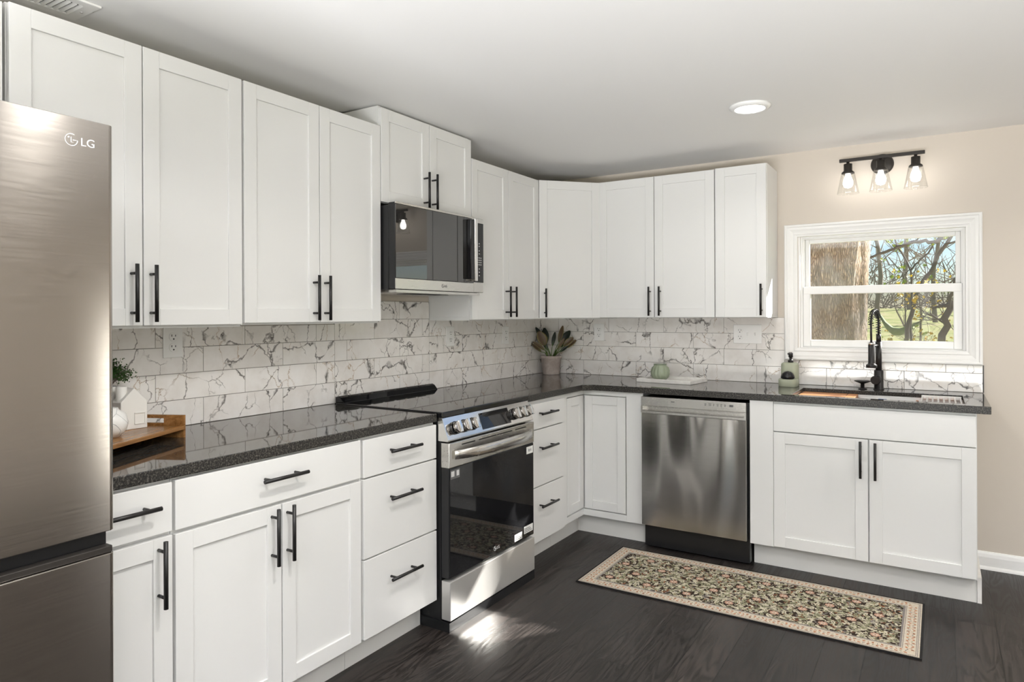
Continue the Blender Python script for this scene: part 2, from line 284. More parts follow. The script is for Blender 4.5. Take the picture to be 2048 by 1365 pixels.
# ------------------------------------------------------------------ mesh helpers
class MB:
    def __init__(s): s.bm = bmesh.new()
    def _merge(s, b2, mat=None):
        if mat is not None: b2.transform(mat)
        me = bpy.data.meshes.new('tmp'); b2.to_mesh(me); b2.free(); s.bm.from_mesh(me); bpy.data.meshes.remove(me); return s
    def box(s, a, b, bev=0.0, seg=2, mat=None, taper=None):
        lo = [min(p, q) for p, q in zip(a, b)]; hi = [max(p, q) for p, q in zip(a, b)]
        b2 = bmesh.new(); bmesh.ops.create_cube(b2, size=1)
        for v in b2.verts: v.co = Vector([(lo[i] + hi[i]) / 2 + v.co[i] * (hi[i] - lo[i]) for i in range(3)])
        if bev > 0: bmesh.ops.bevel(b2, geom=b2.edges[:], offset=bev, segments=seg, profile=0.5, affect='EDGES')
        return s._merge(b2, mat)
    def cyl(s, p0, p1, r, r2=None, n=20, cap=True, smooth=True):
        p0, p1 = Vector(p0), Vector(p1); d = p1 - p0; r2 = r if r2 is None else r2
        q = d.to_track_quat('Z', 'Y').to_matrix(); b = s.bm
        A = [b.verts.new(p0 + q @ Vector((r * math.cos(t), r * math.sin(t), 0))) for t in [2 * math.pi * i / n for i in range(n)]]
        B = [b.verts.new(p1 + q @ Vector((r2 * math.cos(t), r2 * math.sin(t), 0))) for t in [2 * math.pi * i / n for i in range(n)]]
        for i in range(n):
            f = b.faces.new((A[i], A[(i + 1) % n], B[(i + 1) % n], B[i])); f.smooth = smooth
        if cap: b.faces.new(A[::-1]); b.faces.new(B)
        return s
    def lathe(s, prof, c=(0, 0, 0), n=32, axis='Z', mod=None, smooth=True):
        b = s.bm; rings = []; c = Vector(c)
        for r, z in prof:
            ring = []
            for i in range(n):
                t = 2 * math.pi * i / n; rr = max(r, 1e-5) * (mod(t, z) if mod else 1)
                p = Vector((rr * math.cos(t), rr * math.sin(t), z))
                if axis == 'Y': p = Vector((p.x, -p.z, p.y))
                if axis == 'X': p = Vector((p.z, p.x, p.y))
                ring.append(b.verts.new(c + p))
            rings.append(ring)
        for A, B in zip(rings, rings[1:]):
            for i in range(n):
                f = b.faces.new((A[i], A[(i + 1) % n], B[(i + 1) % n], B[i])); f.smooth = smooth
        return s
    def tube(s, pts, r, n=8, cap=True):
        b = s.bm; pts = [Vector(p) for p in pts]; rs = r if isinstance(r, (list, tuple)) else [r] * len(pts); rings = []
        ref = Vector((0.123, 0.456, 0.881)).normalized(); prev = None
        for i, p in enumerate(pts):
            d = (pts[min(i + 1, len(pts) - 1)] - pts[max(i - 1, 0)]).normalized()
            u = (prev if prev is not None else ref); u = u - d * u.dot(d)
            if u.length < 1e-4: u = d.orthogonal()
            u.normalize(); prev = u; w = d.cross(u)
            rings.append([b.verts.new(p + (u * math.cos(t) + w * math.sin(t)) * rs[i]) for t in [2 * math.pi * k / n for k in range(n)]])
        for A, B in zip(rings, rings[1:]):
            for i in range(n):
                f = b.faces.new((A[i], A[(i + 1) % n], B[(i + 1) % n], B[i])); f.smooth = True
        if cap: b.faces.new(rings[0][::-1]); b.faces.new(rings[-1])
        return s
    def prism(s, poly, z0, z1, mat=None, bev=0.0):
        b2 = bmesh.new(); A = [b2.verts.new((x, y, z0)) for x, y in poly]; B = [b2.verts.new((x, y, z1)) for x, y in poly]; n = len(poly)
        b2.faces.new(A[::-1]); b2.faces.new(B)
        for i in range(n): b2.faces.new((A[i], A[(i + 1) % n], B[(i + 1) % n], B[i]))
        bmesh.ops.recalc_face_normals(b2, faces=b2.faces[:])
        if bev > 0: bmesh.ops.bevel(b2, geom=b2.edges[:], offset=bev, segments=2, profile=0.5, affect='EDGES')
        return s._merge(b2, mat)
    def slab(s, xs, ys, keep, z0, z1):
        b = s.bm; vt = {}
        def V(i, j, k):
            if (i, j, k) not in vt: vt[(i, j, k)] = b.verts.new((xs[i], ys[j], (z0, z1)[k]))
            return vt[(i, j, k)]
        ok = lambda i, j: 0 <= i < len(xs) - 1 and 0 <= j < len(ys) - 1 and keep((xs[i] + xs[i + 1]) / 2, (ys[j] + ys[j + 1]) / 2)
        for i in range(len(xs) - 1):
            for j in range(len(ys) - 1):
                if not ok(i, j): continue
                b.faces.new((V(i, j, 1), V(i + 1, j, 1), V(i + 1, j + 1, 1), V(i, j + 1, 1)))
                b.faces.new((V(i, j, 0), V(i, j + 1, 0), V(i + 1, j + 1, 0), V(i + 1, j, 0)))
                for di, dj, a, c in ((-1, 0, (i, j + 1), (i, j)), (1, 0, (i + 1, j), (i + 1, j + 1)), (0, -1, (i, j), (i + 1, j)), (0, 1, (i + 1, j + 1), (i, j + 1))):
                    if not ok(i + di, j + dj): b.faces.new((V(*a, 0), V(*c, 0), V(*c, 1), V(*a, 1)))
        return s
    def build(s, name, mat, parent=None, loc=None, bevel=0.0):
        me = bpy.data.meshes.new(name); s.bm.normal_update(); s.bm.to_mesh(me); s.bm.free()
        o = bpy.data.objects.new(name, me); C.objects.link(o)
        if isinstance(mat, str): mat = M[mat]
        me.materials.append(mat)
        if parent is not None: o.parent = parent
        if loc is not None: o.location = loc
        if bevel:
            md = o.modifiers.new('bevel', 'BEVEL'); md.width = bevel; md.segments = 2; md.limit_method = 'ANGLE'; md.angle_limit = R(40)
        return o
def tag(o, label=None, cat=None, group=None, kind=None):
    if label: o['label'] = label
    if cat: o['category'] = cat
    if group: o['group'] = group
    if kind: o['kind'] = kind
    return o
def thing(name, label, cat, loc=(0, 0, 0), rz=0.0, group=None):
    o = bpy.data.objects.new(name, None); o.empty_display_size = 0.05; C.objects.link(o); o.location = loc; o.rotation_euler = (0, 0, R(rz))
    return tag(o, label, cat, group)
def struct(o): o['kind'] = 'structure'; return o
def dup(o, loc=None, label=None, parent=None):
    r = o.copy(); C.objects.link(r)
    if parent is not None: r.parent = parent
    if loc is not None: r.location = loc
    if label: r['label'] = label
    for ch in list(o.children): dup(ch, None, None, r)
    return r
def text_mesh(name, txt, size, mat, parent, matrix, ext=0.0006):
    cu = bpy.data.curves.new(name, 'FONT'); cu.body = txt; cu.size = size; cu.extrude = ext; cu.align_x = 'LEFT'
    t = bpy.data.objects.new(name, cu); C.objects.link(t); bpy.context.view_layer.update()
    me = bpy.data.meshes.new_from_object(t.evaluated_get(bpy.context.evaluated_depsgraph_get()))
    bpy.data.objects.remove(t); o = bpy.data.objects.new(name, me); C.objects.link(o)
    me.materials.clear(); me.materials.append(M[mat]); me.transform(matrix); o.parent = parent; return o
def brand(parent, x, z, s, mat='logo', y=-0.0008, ring=True, ring_part='emblem'):
    """round face-in-circle emblem followed by two letters, on the local plane y (front faces -y)"""
    mtx = Matrix.Translation((x + s * 0.72, y, z - s * 0.36)) @ Matrix.Rotation(R(90), 4, 'X')
    text_mesh('lettering', 'LG', s, mat, parent, mtx)
    b = MB(); r = s * 0.5; c = Vector((x, y, z))
    P = lambda a, rr=r: c + Vector((rr * math.cos(a), 0, rr * math.sin(a)))
    b.tube([P(R(60 + 300 * i / 24)) for i in range(25)], s * 0.045, 6)
    b.tube([c + Vector((-0.02 * s, 0, 0.26 * s)), c + Vector((-0.02 * s, 0, -0.22 * s)), c + Vector((0.16 * s, 0, -0.22 * s))], s * 0.04, 6)
    b.tube([c + Vector((0.12 * s, 0, 0.0)), c + Vector((r, 0, 0.0))], s * 0.04, 6)
    b.cyl(c + Vector((-0.22 * s, 0.0005, 0.2 * s)), c + Vector((-0.22 * s, -0.0008, 0.2 * s)), s * 0.07, n=10)
    return b.build(ring_part, mat, parent)

# ------------------------------------------------------------------ room shell
XR, YF, CZ = 5.0, -6.5, 2.315
struct(MB().box((-0.12, YF - 0.1, -0.1), (XR + 0.1, 0.12, 0)).build('floor', 'floor'))
struct(MB().box((-0.12, YF - 0.1, CZ), (XR + 0.1, 0.12, CZ + 0.1)).build('ceiling', 'ceil'))
struct(MB().box((-0.12, YF - 0.1, 0), (0, 0.12, CZ)).build('wall_left', 'wall'))
WX0, WX1, WZ0, WZ1 = 1.742, 2.587, 1.125, 1.822       # rough opening of the kitchen window
def wall_hole(axis, lo, hi, u0, u1, z1, hu0, hu1, hz0, hz1):
    b = MB()
    for (a, c, e, g) in ((u0, hu0, 0, z1), (hu1, u1, 0, z1), (hu0, hu1, 0, hz0), (hu0, hu1, hz1, z1)):
        if c - a < 1e-6 or g - e < 1e-6: continue
        if axis == 'y': b.box((a, lo, e), (c, hi, g))
        else: b.box((lo, a, e), (hi, c, g))
    return b
struct(wall_hole('y', 0, 0.12, 0, XR + 0.1, CZ, WX0, WX1, WZ0, WZ1).build('wall_back', 'wall'))
b = MB()
for y0, y1, z0, z1 in ((YF - 0.1, -5.6, 0, CZ), (-5.6, -3.4, 2.1, CZ), (-3.4, -1.21, 0, CZ), (-1.21, -1.05, 0, 0.10), (-1.21, -1.05, 1.22, CZ), (-1.05, 0, 0, CZ)): b.box((XR, y0, z0), (XR + 0.1, y1, z1))
struct(b.build('wall_right', 'wall'))
struct(wall_hole('y', YF - 0.1, YF, 0, XR, CZ, 0.8, 3.8, 0.0, 2.1).build('wall_front', 'wall'))
b = MB(); b.prism([(0, 0), (-0.014, 0), (-0.014, 0.062), (-0.010, 0.078), (-0.006, 0.088), (0, 0.09)], 2.602, XR, Matrix(((0, 0, 1, 0), (1, 0, 0, 0), (0, 1, 0, 0), (0, 0, 0, 1))))
b.prism([(0, 0), (-0.026, 0), (-0.024, 0.008), (-0.014, 0.016), (0, 0.017)], 2.602, XR, Matrix(((0, 0, 1, 0), (1, 0, 0, -0.001), (0, 1, 0, 0), (0, 0, 0, 1))))
struct(b.build('baseboard_back', 'trimw'))
b = MB(); b.box((XR - 0.014, -3.33, 0), (XR, 0, 0.09)); struct(b.build('baseboard_right', 'trimw'))

# kitchen window: casing, vinyl frame, two sashes with panes, insect screen
win = thing('window_1', None, None, (0, 0, 0)); struct(win)
def ring(b, x0, x1, z0, z1, w, y0, y1, bev=0.0):
    b.box((x0, y0, z0), (x0 + w, y1, z1), bev); b.box((x1 - w, y0, z0), (x1, y1, z1), bev)
    b.box((x0 + w, y0, z0), (x1 - w, y1, z0 + w), bev); b.box((x0 + w, y0, z1 - w), (x1 - w, y1, z1), bev)
def mitre(b, x0, x1, z0, z1, prof):
    """profile of (inset, y) swept around the rectangle with mitred corners"""
    bm = b.bm; rows = []
    for ins, y in prof:
        rows.append([bm.verts.new(p) for p in ((x0 + ins, y, z0 + ins), (x1 - ins, y, z0 + ins), (x1 - ins, y, z1 - ins), (x0 + ins, y, z1 - ins))])
    for A, B in zip(rows, rows[1:]):
        for i in range(4): bm.faces.new((A[i], A[(i + 1) % 4], B[(i + 1) % 4], B[i]))
b = MB(); mitre(b, 1.667, 2.650, 1.070, 1.878, [(0, 0), (0, -0.020), (0.006, -0.024), (0.012, -0.024), (0.017, -0.019), (0.030, -0.020), (0.040, -0.016), (0.050, -0.013), (0.056, -0.015), (0.066, -0.011), (0.072, -0.011), (0.073, 0.0), (0.073, 0.118)])
struct(b.build('casing', 'trimw', win))
b = MB(); mitre(b, 1.741, 2.586, 1.124, 1.821, [(0, 0.004), (0.010, 0.004), (0.012, 0.010), (0.012, 0.022), (0.022, 0.024), (0.022, 0.036), (0.030, 0.038), (0.030, 0.118)])
struct(b.build('frame', 'vinyl', win))
b = MB(); ring(b, 1.771, 2.556, 1.478, 1.792, 0.024, 0.070, 0.098, 0.003); b.box((1.771, 0.070, 1.475), (2.556, 0.098, 1.505), 0.003); us = struct(b.build('upper_sash', 'vinyl', win))
struct(MB().box((1.793, 0.082, 1.500), (2.534, 0.086, 1.770)).build('pane', 'pane', us))
b = MB(); ring(b, 1.765, 2.562, 1.150, 1.508, 0.040, 0.030, 0.062, 0.004); b.box((1.765, 0.028, 1.462), (2.562, 0.062, 1.508), 0.004)
ls = struct(b.build('lower_sash', 'vinyl', win))
struct(MB().box((1.802, 0.044, 1.186), (2.525, 0.048, 1.466)).build('pane', 'pane', ls))
struct(MB().box((1.775, 0.104, 1.15), (2.552, 0.1045, 1.47)).build('screen', 'screen', win))
# unseen glazed doors and narrow window, added as openings for the extra lamps
w2 = struct(thing('added_door_2', None, None)); b = MB()
for x0, x1 in ((0.74, 0.83), (2.26, 2.34), (3.77, 3.86)): b.box((x0, YF - 0.02, 0), (x1, YF + 0.02, 2.1))
b.box((0.74, YF - 0.02, 2.06), (3.86, YF + 0.02, 2.16)); struct(b.build('frame', 'trimw', w2))
struct(MB().box((0.8, YF - 0.06, 0.02), (3.8, YF - 0.055, 2.08)).build('pane', 'pane', w2))
w3 = struct(thing('added_window_2', None, None)); b = MB()
for p, q in (((XR - 0.012, -1.27, 0.04), (XR + 0.02, -1.205, 1.28)), ((XR - 0.012, -1.055, 0.04), (XR + 0.02, -0.99, 1.28)), ((XR - 0.012, -1.205, 0.04), (XR + 0.02, -1.055, 0.105)), ((XR - 0.012, -1.205, 1.215), (XR + 0.02, -1.055, 1.28))): b.box(p, q)
struct(b.build('frame', 'trimw', w3)); struct(MB().box((XR + 0.05, -1.21, 0.10), (XR + 0.055, -1.05, 1.22)).build('pane', 'pane', w3))
d1 = struct(thing('added_door_1', None, None)); b = MB()
for y0, y1 in ((-5.66, -5.56), (-4.54, -4.46), (-3.44, -3.34)): b.box((XR - 0.02, y0, 0), (XR + 0.02, y1, 2.1))
b.box((XR - 0.02, -5.66, 2.06), (XR + 0.02, -3.34, 2.16)); struct(b.build('frame', 'trimw', d1))
struct(MB().box((XR + 0.05, -5.6, 0.02), (XR + 0.056, -3.4, 2.08)).build('pane', 'pane', d1))

# ------------------------------------------------------------------ tile backsplash
rnd = random.Random(7)
def backsplash(name, label, axis, rects, u_of_row, pitch, end0=None):
    root = thing(name, label, 'backsplash')
    bz = [0.924, 1.026, 1.126, 1.2255, 1.3245, 1.4195]
    bm = bmesh.new(); lay = bm.faces.layers.float_vector.new('tile_shift'); g = MB()
    for (u0, u1, z0, z1) in rects:
        if axis == 'x': g.box((0.0002, u0, z0), (0.0062, u1, z1))
        else: g.box((u0, -0.0062, z0), (u1, -0.0002, z1))
        for k in range(5):
            a, c = max(bz[k], z0), min(bz[k + 1], z1)
            if c - a < 0.004: continue
            ph = u_of_row[k % 2]; i = math.floor((u0 - ph) / pitch)
            while ph + i * pitch < u1:
                s, e = max(ph + i * pitch, u0), min(ph + (i + 1) * pitch, u1); i += 1
                if e - s < 0.004: continue
                sh = Vector((rnd.uniform(-9, 9), rnd.uniform(-9, 9), rnd.uniform(-9, 9))); gp = 0.0011
                t = bmesh.new(); bmesh.ops.create_cube(t, size=1)
                for v in t.verts:
                    uu = (s + e) / 2 + v.co.x * (e - s - 2 * gp); zz = (a + c) / 2 + v.co.z * (c - a - 2 * gp); dd = 0.005 + 0.003 * (v.co.y + 0.5)
                    v.co = (dd, uu, zz) if axis == 'x' else (uu, -dd, zz)
                bmesh.ops.bevel(t, geom=t.edges[:], offset=0.0007, segments=1, affect='EDGES')
                bmesh.ops.recalc_face_normals(t, faces=t.faces[:])
                mp = {v: bm.verts.new(v.co) for v in t.verts}
                for f in t.faces:
                    nf = bm.faces.new([mp[v] for v in f.verts]); nf[lay] = sh
                t.free()
    g.build('grout', 'grout', root)
    x = MB(); x.bm.free(); x.bm = bm; tl = x.build('tile_face', 'tile', root); return root
bs = backsplash('tile_backsplash', 'marble-look tile backsplash along the left wall behind the range', 'x',
    [(-3.498, -2.057, 0.925, 1.3035), (-2.057, -1.345, 0.925, 1.4195), (-1.345, -0.009, 0.925, 1.3235)], (-2.743 + 0.0, -2.936), 0.3826)
bs2 = backsplash('tile_backsplash', 'marble-look tile backsplash on the window wall, running under the window', 'y',
    [(0.0, 1.665, 0.925, 1.3235), (1.665, 2.650, 0.925, 1.0695)], (0.32, 0.121), 0.394)
MB().box((2.651, -0.010, 0.925), (2.6545, -0.0005, 1.0695)).build('edge_trim', 'blackplastic', bs2)

# ------------------------------------------------------------------ cabinets
def handle_mesh(p0, p1, out=0.035, r=0.0062):
    """bar pull from p0 to p1 (local, on the face y=0), standing out towards -y"""
    p0, p1 = Vector(p0), Vector(p1); o = Vector((0, -out, 0)); b = MB(); d = (p1 - p0); L = d.length; d.normalize()
    n = 18; ring_pts = [(p0 + o, r), (p1 + o, r)]
    b.cyl(p0 + o, p1 + o, r, n=n)
    for f in (0.16, 0.84):
        q = p0 + d * L * f; b.cyl(q, q + o, r * 0.72, n=12)
    return b
def shaker(x0, x1, z0, z1, st=0.054, th=0.019, y=0.0):
    b = MB(); t = 0.0012
    b.box((x0, y - th, z0), (x0 + st, y, z1), t); b.box((x1 - st, y - th, z0), (x1, y, z1), t)
    b.box((x0 + st, y - th, z0), (x1 - st, y, z0 + st), t); b.box((x0 + st, y - th, z1 - st), (x1 - st, y, z1), t)
    b.box((x0 + st - 0.004, y - th + 0.0075, z0 + st - 0.004), (x1 - st + 0.004, y - 0.003, z1 - st + 0.004)); return b
TH = 0.019
def door(root, x0, x1, z0, z1, hx=None, hz=None, st=0.054):
    d = shaker(x0, x1, z0, z1, st).build('door', 'cab', root)
    if hx is not None: handle_mesh((hx, -TH, hz[0]), (hx, -TH, hz[1])).build('handle', 'black', d)
    return d
def drawer(root, x0, x1, z0, z1, hx=None, hz=None):
    d = MB().box((x0, -TH, z0), (x1, 0, z1), 0.0016).build('drawer_front', 'cab', root)
    if hx is not None: handle_mesh((hx[0], -TH, hz), (hx[1], -TH, hz)).build('handle', 'black', d)
    return d
def upper(label, loc, rz, w, z0, z1, depth=0.283, dz0=0.006, dz1=0.003, doors=()):
    r = thing('wall_cabinet', label, 'cabinet', (loc[0], loc[1], z0), rz, 'white wall cabinets')
    b = MB(); b.box((0.0005, 0.0005, 0.018), (w - 0.0005, depth, z1 - z0), 0.0008)
    b.box((0.0005, 0.0005, 0), (0.018, depth, 0.018)); b.box((w - 0.018, 0.0005, 0), (w - 0.0005, depth, 0.018)); b.box((0.018, 0.0005, 0), (w - 0.018, 0.018, 0.018))
    b.build('carcass', 'cab', r)
    for (x0, x1, hx, hz) in doors: door(r, x0, x1, dz0, z1 - z0 - dz1, hx, None if hx is None else (hz[0] - z0, hz[1] - z0))
    return r
XC = 0.285                                       # carcass front of the left-wall uppers
HU = (1.325, 1.508)
def lefty(y0): return lambda y: y - y0
f = lefty(-4.30); upper('white wall cabinet above the steel fridge, mostly out of frame', (XC, -4.30, 0), 90, 0.772, 1.86, 2.204, doors=[(f(-4.297), f(-3.916), None, None), (f(-3.912), f(-3.531), None, None)])
f = lefty(-3.518); upper('tall white two-door wall cabinet beside the steel fridge', (XC, -3.518, 0), 90, 0.741, 1.305, 2.211, dz0=0.009, doors=[(f(-3.515), f(-3.149), f(-3.185), HU), (f(-3.145), f(-2.782), f(-3.123), HU)])
f = lefty(-2.776); upper('tall white two-door wall cabinet just left of the microwave', (XC, -2.776, 0), 90, 0.723, 1.310, 2.211, dz0=0.008, doors=[(f(-2.772), f(-2.416), f(-2.448), HU), (f(-2.412), f(-2.055), f(-2.389), HU)])
f = lefty(-2.052); upper('short white wall cabinet above the microwave, reaching the ceiling', (XC, -2.052, 0), 90, 0.708, 1.8645, 2.306, dz0=0.001, dz1=0.010, doors=[(f(-2.049), f(-1.703), f(-1.745), (1.872, 2.048)), (f(-1.699), f(-1.346), f(-1.682), (1.872, 2.048))])
f = lefty(-1.343); upper('white two-door wall cabinet between the microwave and the corner', (XC, -1.343, 0), 90, 0.733, 1.315, 2.203, dz0=0.005, doors=[(f(-1.340), f(-0.970), f(-1.001), (1.333, 1.512)), (f(-0.966), f(-0.612), f(-0.936), (1.333, 1.512))])
YC = -0.292
upper('white two-door wall cabinet on the window wall beside the corner cabinet', (0.580, YC, 0), 0, 0.752, 1.3245, 2.206, depth=0.289, dz0=0.003, doors=[(0.002, 0.375, 0.352, (1.337, 1.517)), (0.379, 0.749, 0.418, (1.337, 1.517))])
upper('narrow single-door white wall cabinet nearest the window', (1.333, YC, 0), 0, 0.293, 1.3245, 2.210, depth=0.289, dz0=0.003, doors=[(0.003, 0.290, 0.266, (1.338, 1.517))])
# diagonal corner cabinet
r = thing('corner_wall_cabinet', 'diagonal white corner wall cabinet above the potted plant', 'cabinet', (0, 0, 1.320), 0, 'white wall cabinets')
A, B = Vector((0.287, -0.6085)), Vector((0.5785, -0.294))
MB().prism([(0.002, -0.0025), (0.5785, -0.0025), (0.5785, -0.294), (0.287, -0.6085), (0.002, -0.6085)], 0.0, 0.885).build('carcass', 'cab', r)
ang = math.atan2(B.y - A.y, B.x - A.x); L = (B - A).length
dd = shaker(0.012, L - 0.006, 0.005, 0.882, 0.054).build('door', 'cab', r); dd.location = (A.x, A.y, 0); dd.rotation_euler = (0, 0, ang)
handle_mesh((0.045, -TH, 0.010), (0.045, -TH, 0.192)).build('handle', 'black', dd)

KZ, CT0, CT1 = 0.129, 0.889, 0.924
def base(label, loc, rz, w, depth=0.615, kick=0.095, name='base_cabinet', kick_x=(0, None), shell=False):
    r = thing(name, label, 'cabinet', loc, rz, 'white base cabinets')
    b = MB(); za, zb_ = KZ - 0.004, CT0 - 0.0005
    if not shell: b.box((0.0005, 0.0005, za), (w - 0.0005, depth, zb_), 0.0008)
    else:
        for p, q in (((0.0005, 0.0005, za), (0.018, depth, zb_)), ((w - 0.018, 0.0005, za), (w - 0.0005, depth, zb_)), ((0.018, 0.0005, za), (w - 0.018, depth, za + 0.018)), ((0.018, depth - 0.006, za + 0.018), (w - 0.018, depth, zb_)), ((0.018, 0.0005, 0.70), (w - 0.018, 0.018, zb_)), ((0.018, 0.0005, za + 0.018), (0.05, 0.018, 0.70)), ((w - 0.05, 0.0005, za + 0.018), (w - 0.018, 0.018, 0.70)), ((0.535, 0.0005, za + 0.018), (0.585, 0.018, 0.70))): b.box(p, q)
    b.build('carcass', 'cab', r)
    MB().box((kick_x[0] + 0.0005, kick - TH, 0.0), ((kick_x[1] or w) - 0.0005, kick, KZ - 0.005)).build('toe_kick', 'kick', r)
    return r
XB = 0.620
f = lefty(-3.499); r = base('narrow white base cabinet partly hidden behind the steel fridge', (XB, -3.499, 0), 90, 0.247)
drawer(r, f(-3.497), f(-3.256), 0.742, 0.879, (f(-3.486), f(-3.307)), 0.822); door(r, f(-3.497), f(-3.256), KZ, 0.731, f(-3.296), (0.545, 0.729))
f = lefty(-3.251); r = base('wide white base cabinet with one drawer over two doors', (XB, -3.251, 0), 90, 0.733)
drawer(r, f(-3.247), f(-2.524), 0.740, 0.881, (f(-2.975), f(-2.80)), 0.823)
door(r, f(-3.247), f(-2.884), KZ, 0.729, f(-2.922), (0.544, 0.726)); door(r, f(-2.879), f(-2.524), KZ, 0.729, f(-2.861), (0.544, 0.726))
f = lefty(-2.517); r = base('white three-drawer base cabinet left of the range', (XB, -2.517, 0), 90, 0.443)
for z0, z1, hz in ((0.735, 0.877, 0.819), (0.431, 0.729, 0.636), (KZ, 0.425, 0.324)): drawer(r, f(-2.509), f(-2.077), z0, z1, (f(-2.391), f(-2.211)), hz)
f = lefty(-1.355); r = base('white three-drawer base cabinet between the range and the corner', (XB, -1.355, 0), 90, 0.449)
for z0, z1, hz in ((0.734, 0.869, 0.817), (0.427, 0.728, 0.633), (KZ, 0.421, 0.323)): drawer(r, f(-1.352), f(-0.908), z0, z1, (f(-1.222), f(-1.041)), hz)
# corner base cabinet with an inset two-leaf door
r = thing('corner_base_cabinet', 'white corner base cabinet with folding inset door and no handles', 'cabinet', (0, 0, 0), 0, 'white base cabinets')
FX, FY = 0.614, -0.610
b = MB(); z0, z1 = KZ - 0.006, CT0 - 0.0005
b.prism([(0.004, -0.004), (0.998, -0.004), (0.998, FY + 0.022), (FX - 0.022, FY + 0.022), (FX - 0.022, -0.9045), (0.004, -0.9045)], z0, z1)
b.box((FX - 0.022, -0.9045, z0), (FX, -0.831, z1), 0.0008); b.box((0.893, FY, z0), (0.998, FY + 0.022, z1), 0.0008)
b.box((FX - 0.022, -0.831, 0.860), (FX, FY, z1)); b.box((FX - 0.022, FY, 0.860), (0.893, FY + 0.022, z1))
b.box((FX - 0.022, -0.831, z0), (FX, FY, 0.160)); b.box((FX - 0.022, FY, z0), (0.893, FY + 0.022, 0.160)); b.build('carcass', 'cab', r)
d = shaker(0.006, 0.2215, 0.166, 0.854, 0.052, y=0.0).build('door', 'cab', r); d.location = (FX - 0.020, -0.831, 0); d.rotation_euler = (0, 0, R(90))
d = shaker(0.0, 0.266, 0.166, 0.854, 0.052, y=0.0).build('door', 'cab', r); d.location = (FX + 0.0065, FY + 0.020, 0)
b = MB(); b.prism([(0.5245, -0.9045), (0.5435, -0.9045), (0.5435, -0.545), (0.998, -0.545), (0.998, -0.526), (0.5245, -0.526)], 0, z0); b.build('toe_kick', 'kick', r)
# sink base with filler
YB = -0.613
r = base('white sink base cabinet under the window with two doors', (1.603, YB, 0), 0, 0.998, 0.61, 0.088, 'sink_base_cabinet', shell=True)
MB().box((0.0, -TH, KZ), (0.118, 0, CT0 - 0.001), 0.0008).build('filler_panel', 'cab', r)
MB().box((0.1195, -TH, 0.734), (0.994, 0, 0.876), 0.0016).build('false_drawer_front', 'cab', r)
door(r, 0.1195, 0.557, KZ + 0.004, 0.729, 0.526, (0.543, 0.722), 0.056); door(r, 0.563, 0.994, KZ + 0.004, 0.729, 0.590, (0.540, 0.720), 0.056)
MB().box((0.9985, 0.065, 0), (1.016, 0.60, 0.118)).build('floor_strip', M['marble'], r)

# ------------------------------------------------------------------ worktops, sink
b = MB(); b.slab([0.009, 0.641], [-3.499, -2.0745], lambda x, y: True, CT0, CT1); tag(b.build('worktop', 'granite', bevel=0.003), 'polished black granite worktop left of the range, under the wooden riser', 'worktop')
SX0, SX1, SY0, SY1 = 1.800, 2.556, -0.575, -0.200
ST = 0.902                                               # stone is thin at the sink cut-out and built up elsewhere
e_ = 0.030; xs2 = [0.009, 0.641, SX0 - e_, SX0, SX1, SX1 + e_, 2.653]; ys2 = [-1.352, -0.641, SY0 - e_, SY0, SY1, SY1 + e_, -0.009]
def under(x, y):
    if x > 0.641 and y < -0.641: return None
    if SX0 < x < SX1 and SY0 < y < SY1: return None
    return ST if (SX0 - e_ < x < SX1 + e_ and SY0 - e_ < y < SY1 + e_) else CT0
def stepped_slab(b, xs, ys, zb, z1):
    bm = b.bm; vt = {}
    def V(i, j, z):
        k = (i, j, round(z, 4))
        if k not in vt: vt[k] = bm.verts.new((xs[i], ys[j], z))
        return vt[k]
    at = lambda i, j: zb((xs[i] + xs[i + 1]) / 2, (ys[j] + ys[j + 1]) / 2) if 0 <= i < len(xs) - 1 and 0 <= j < len(ys) - 1 else None
    for i in range(len(xs) - 1):
        for j in range(len(ys) - 1):
            z = at(i, j)
            if z is None: continue
            bm.faces.new((V(i, j, z1), V(i + 1, j, z1), V(i + 1, j + 1, z1), V(i, j + 1, z1)))
            bm.faces.new((V(i, j, z), V(i, j + 1, z), V(i + 1, j + 1, z), V(i + 1, j, z)))
            for di, dj, a, c in ((-1, 0, (i, j + 1), (i, j)), (1, 0, (i + 1, j), (i + 1, j + 1)), (0, -1, (i, j), (i + 1, j)), (0, 1, (i + 1, j + 1), (i, j + 1))):
                zn = at(i + di, j + dj); zn = z1 if zn is None else zn
                if zn > z + 1e-6: bm.faces.new((V(*a, z), V(*c, z), V(*c, zn), V(*a, zn)))
b = MB(); stepped_slab(b, xs2, ys2, under, CT1)
b.prism([(0.640, -0.640), (0.640, -0.686), (0.645, -0.686), (0.690, -0.645), (0.690, -0.640)], CT0, CT1)
tag(b.build('worktop', 'granite', bevel=0.003), 'L-shaped black granite worktop around the corner, cut out for the sink', 'worktop')
r = thing('kitchen_sink', 'undermount stainless workstation sink below the window', 'sink', (0, 0, 0.68))
b = MB(); t = 0.004; x0, x1, y0, y1, zb, zt = SX0 - 0.003, SX1 + 0.003, SY0 - 0.003, SY1 + 0.003, 0.0, 0.2215
b.box((x0 - t, y0 - t, zb), (x0, y1 + t, zt)); b.box((x1, y0 - t, zb), (x1 + t, y1 + t, zt)); b.box((x0, y0 - t, zb), (x1, y0, zt)); b.box((x0, y1, zb), (x1, y1 + t, zt)); b.box((x0, y0, zb - t), (x1, y1, zb))
b.box((x0, y1 - 0.012, 0.160), (x1, y1, 0.168)); b.box((x0, y0, 0.160), (x1, y0 + 0.012, 0.168)); b.build('basin', 'sinksteel', r)
b = MB(); b.lathe([(0.045, 0.0), (0.04, 0.004), (0.0, 0.003)], (2.2, -0.4, 0.001), 24); b.build('drain', 'chrome', r)
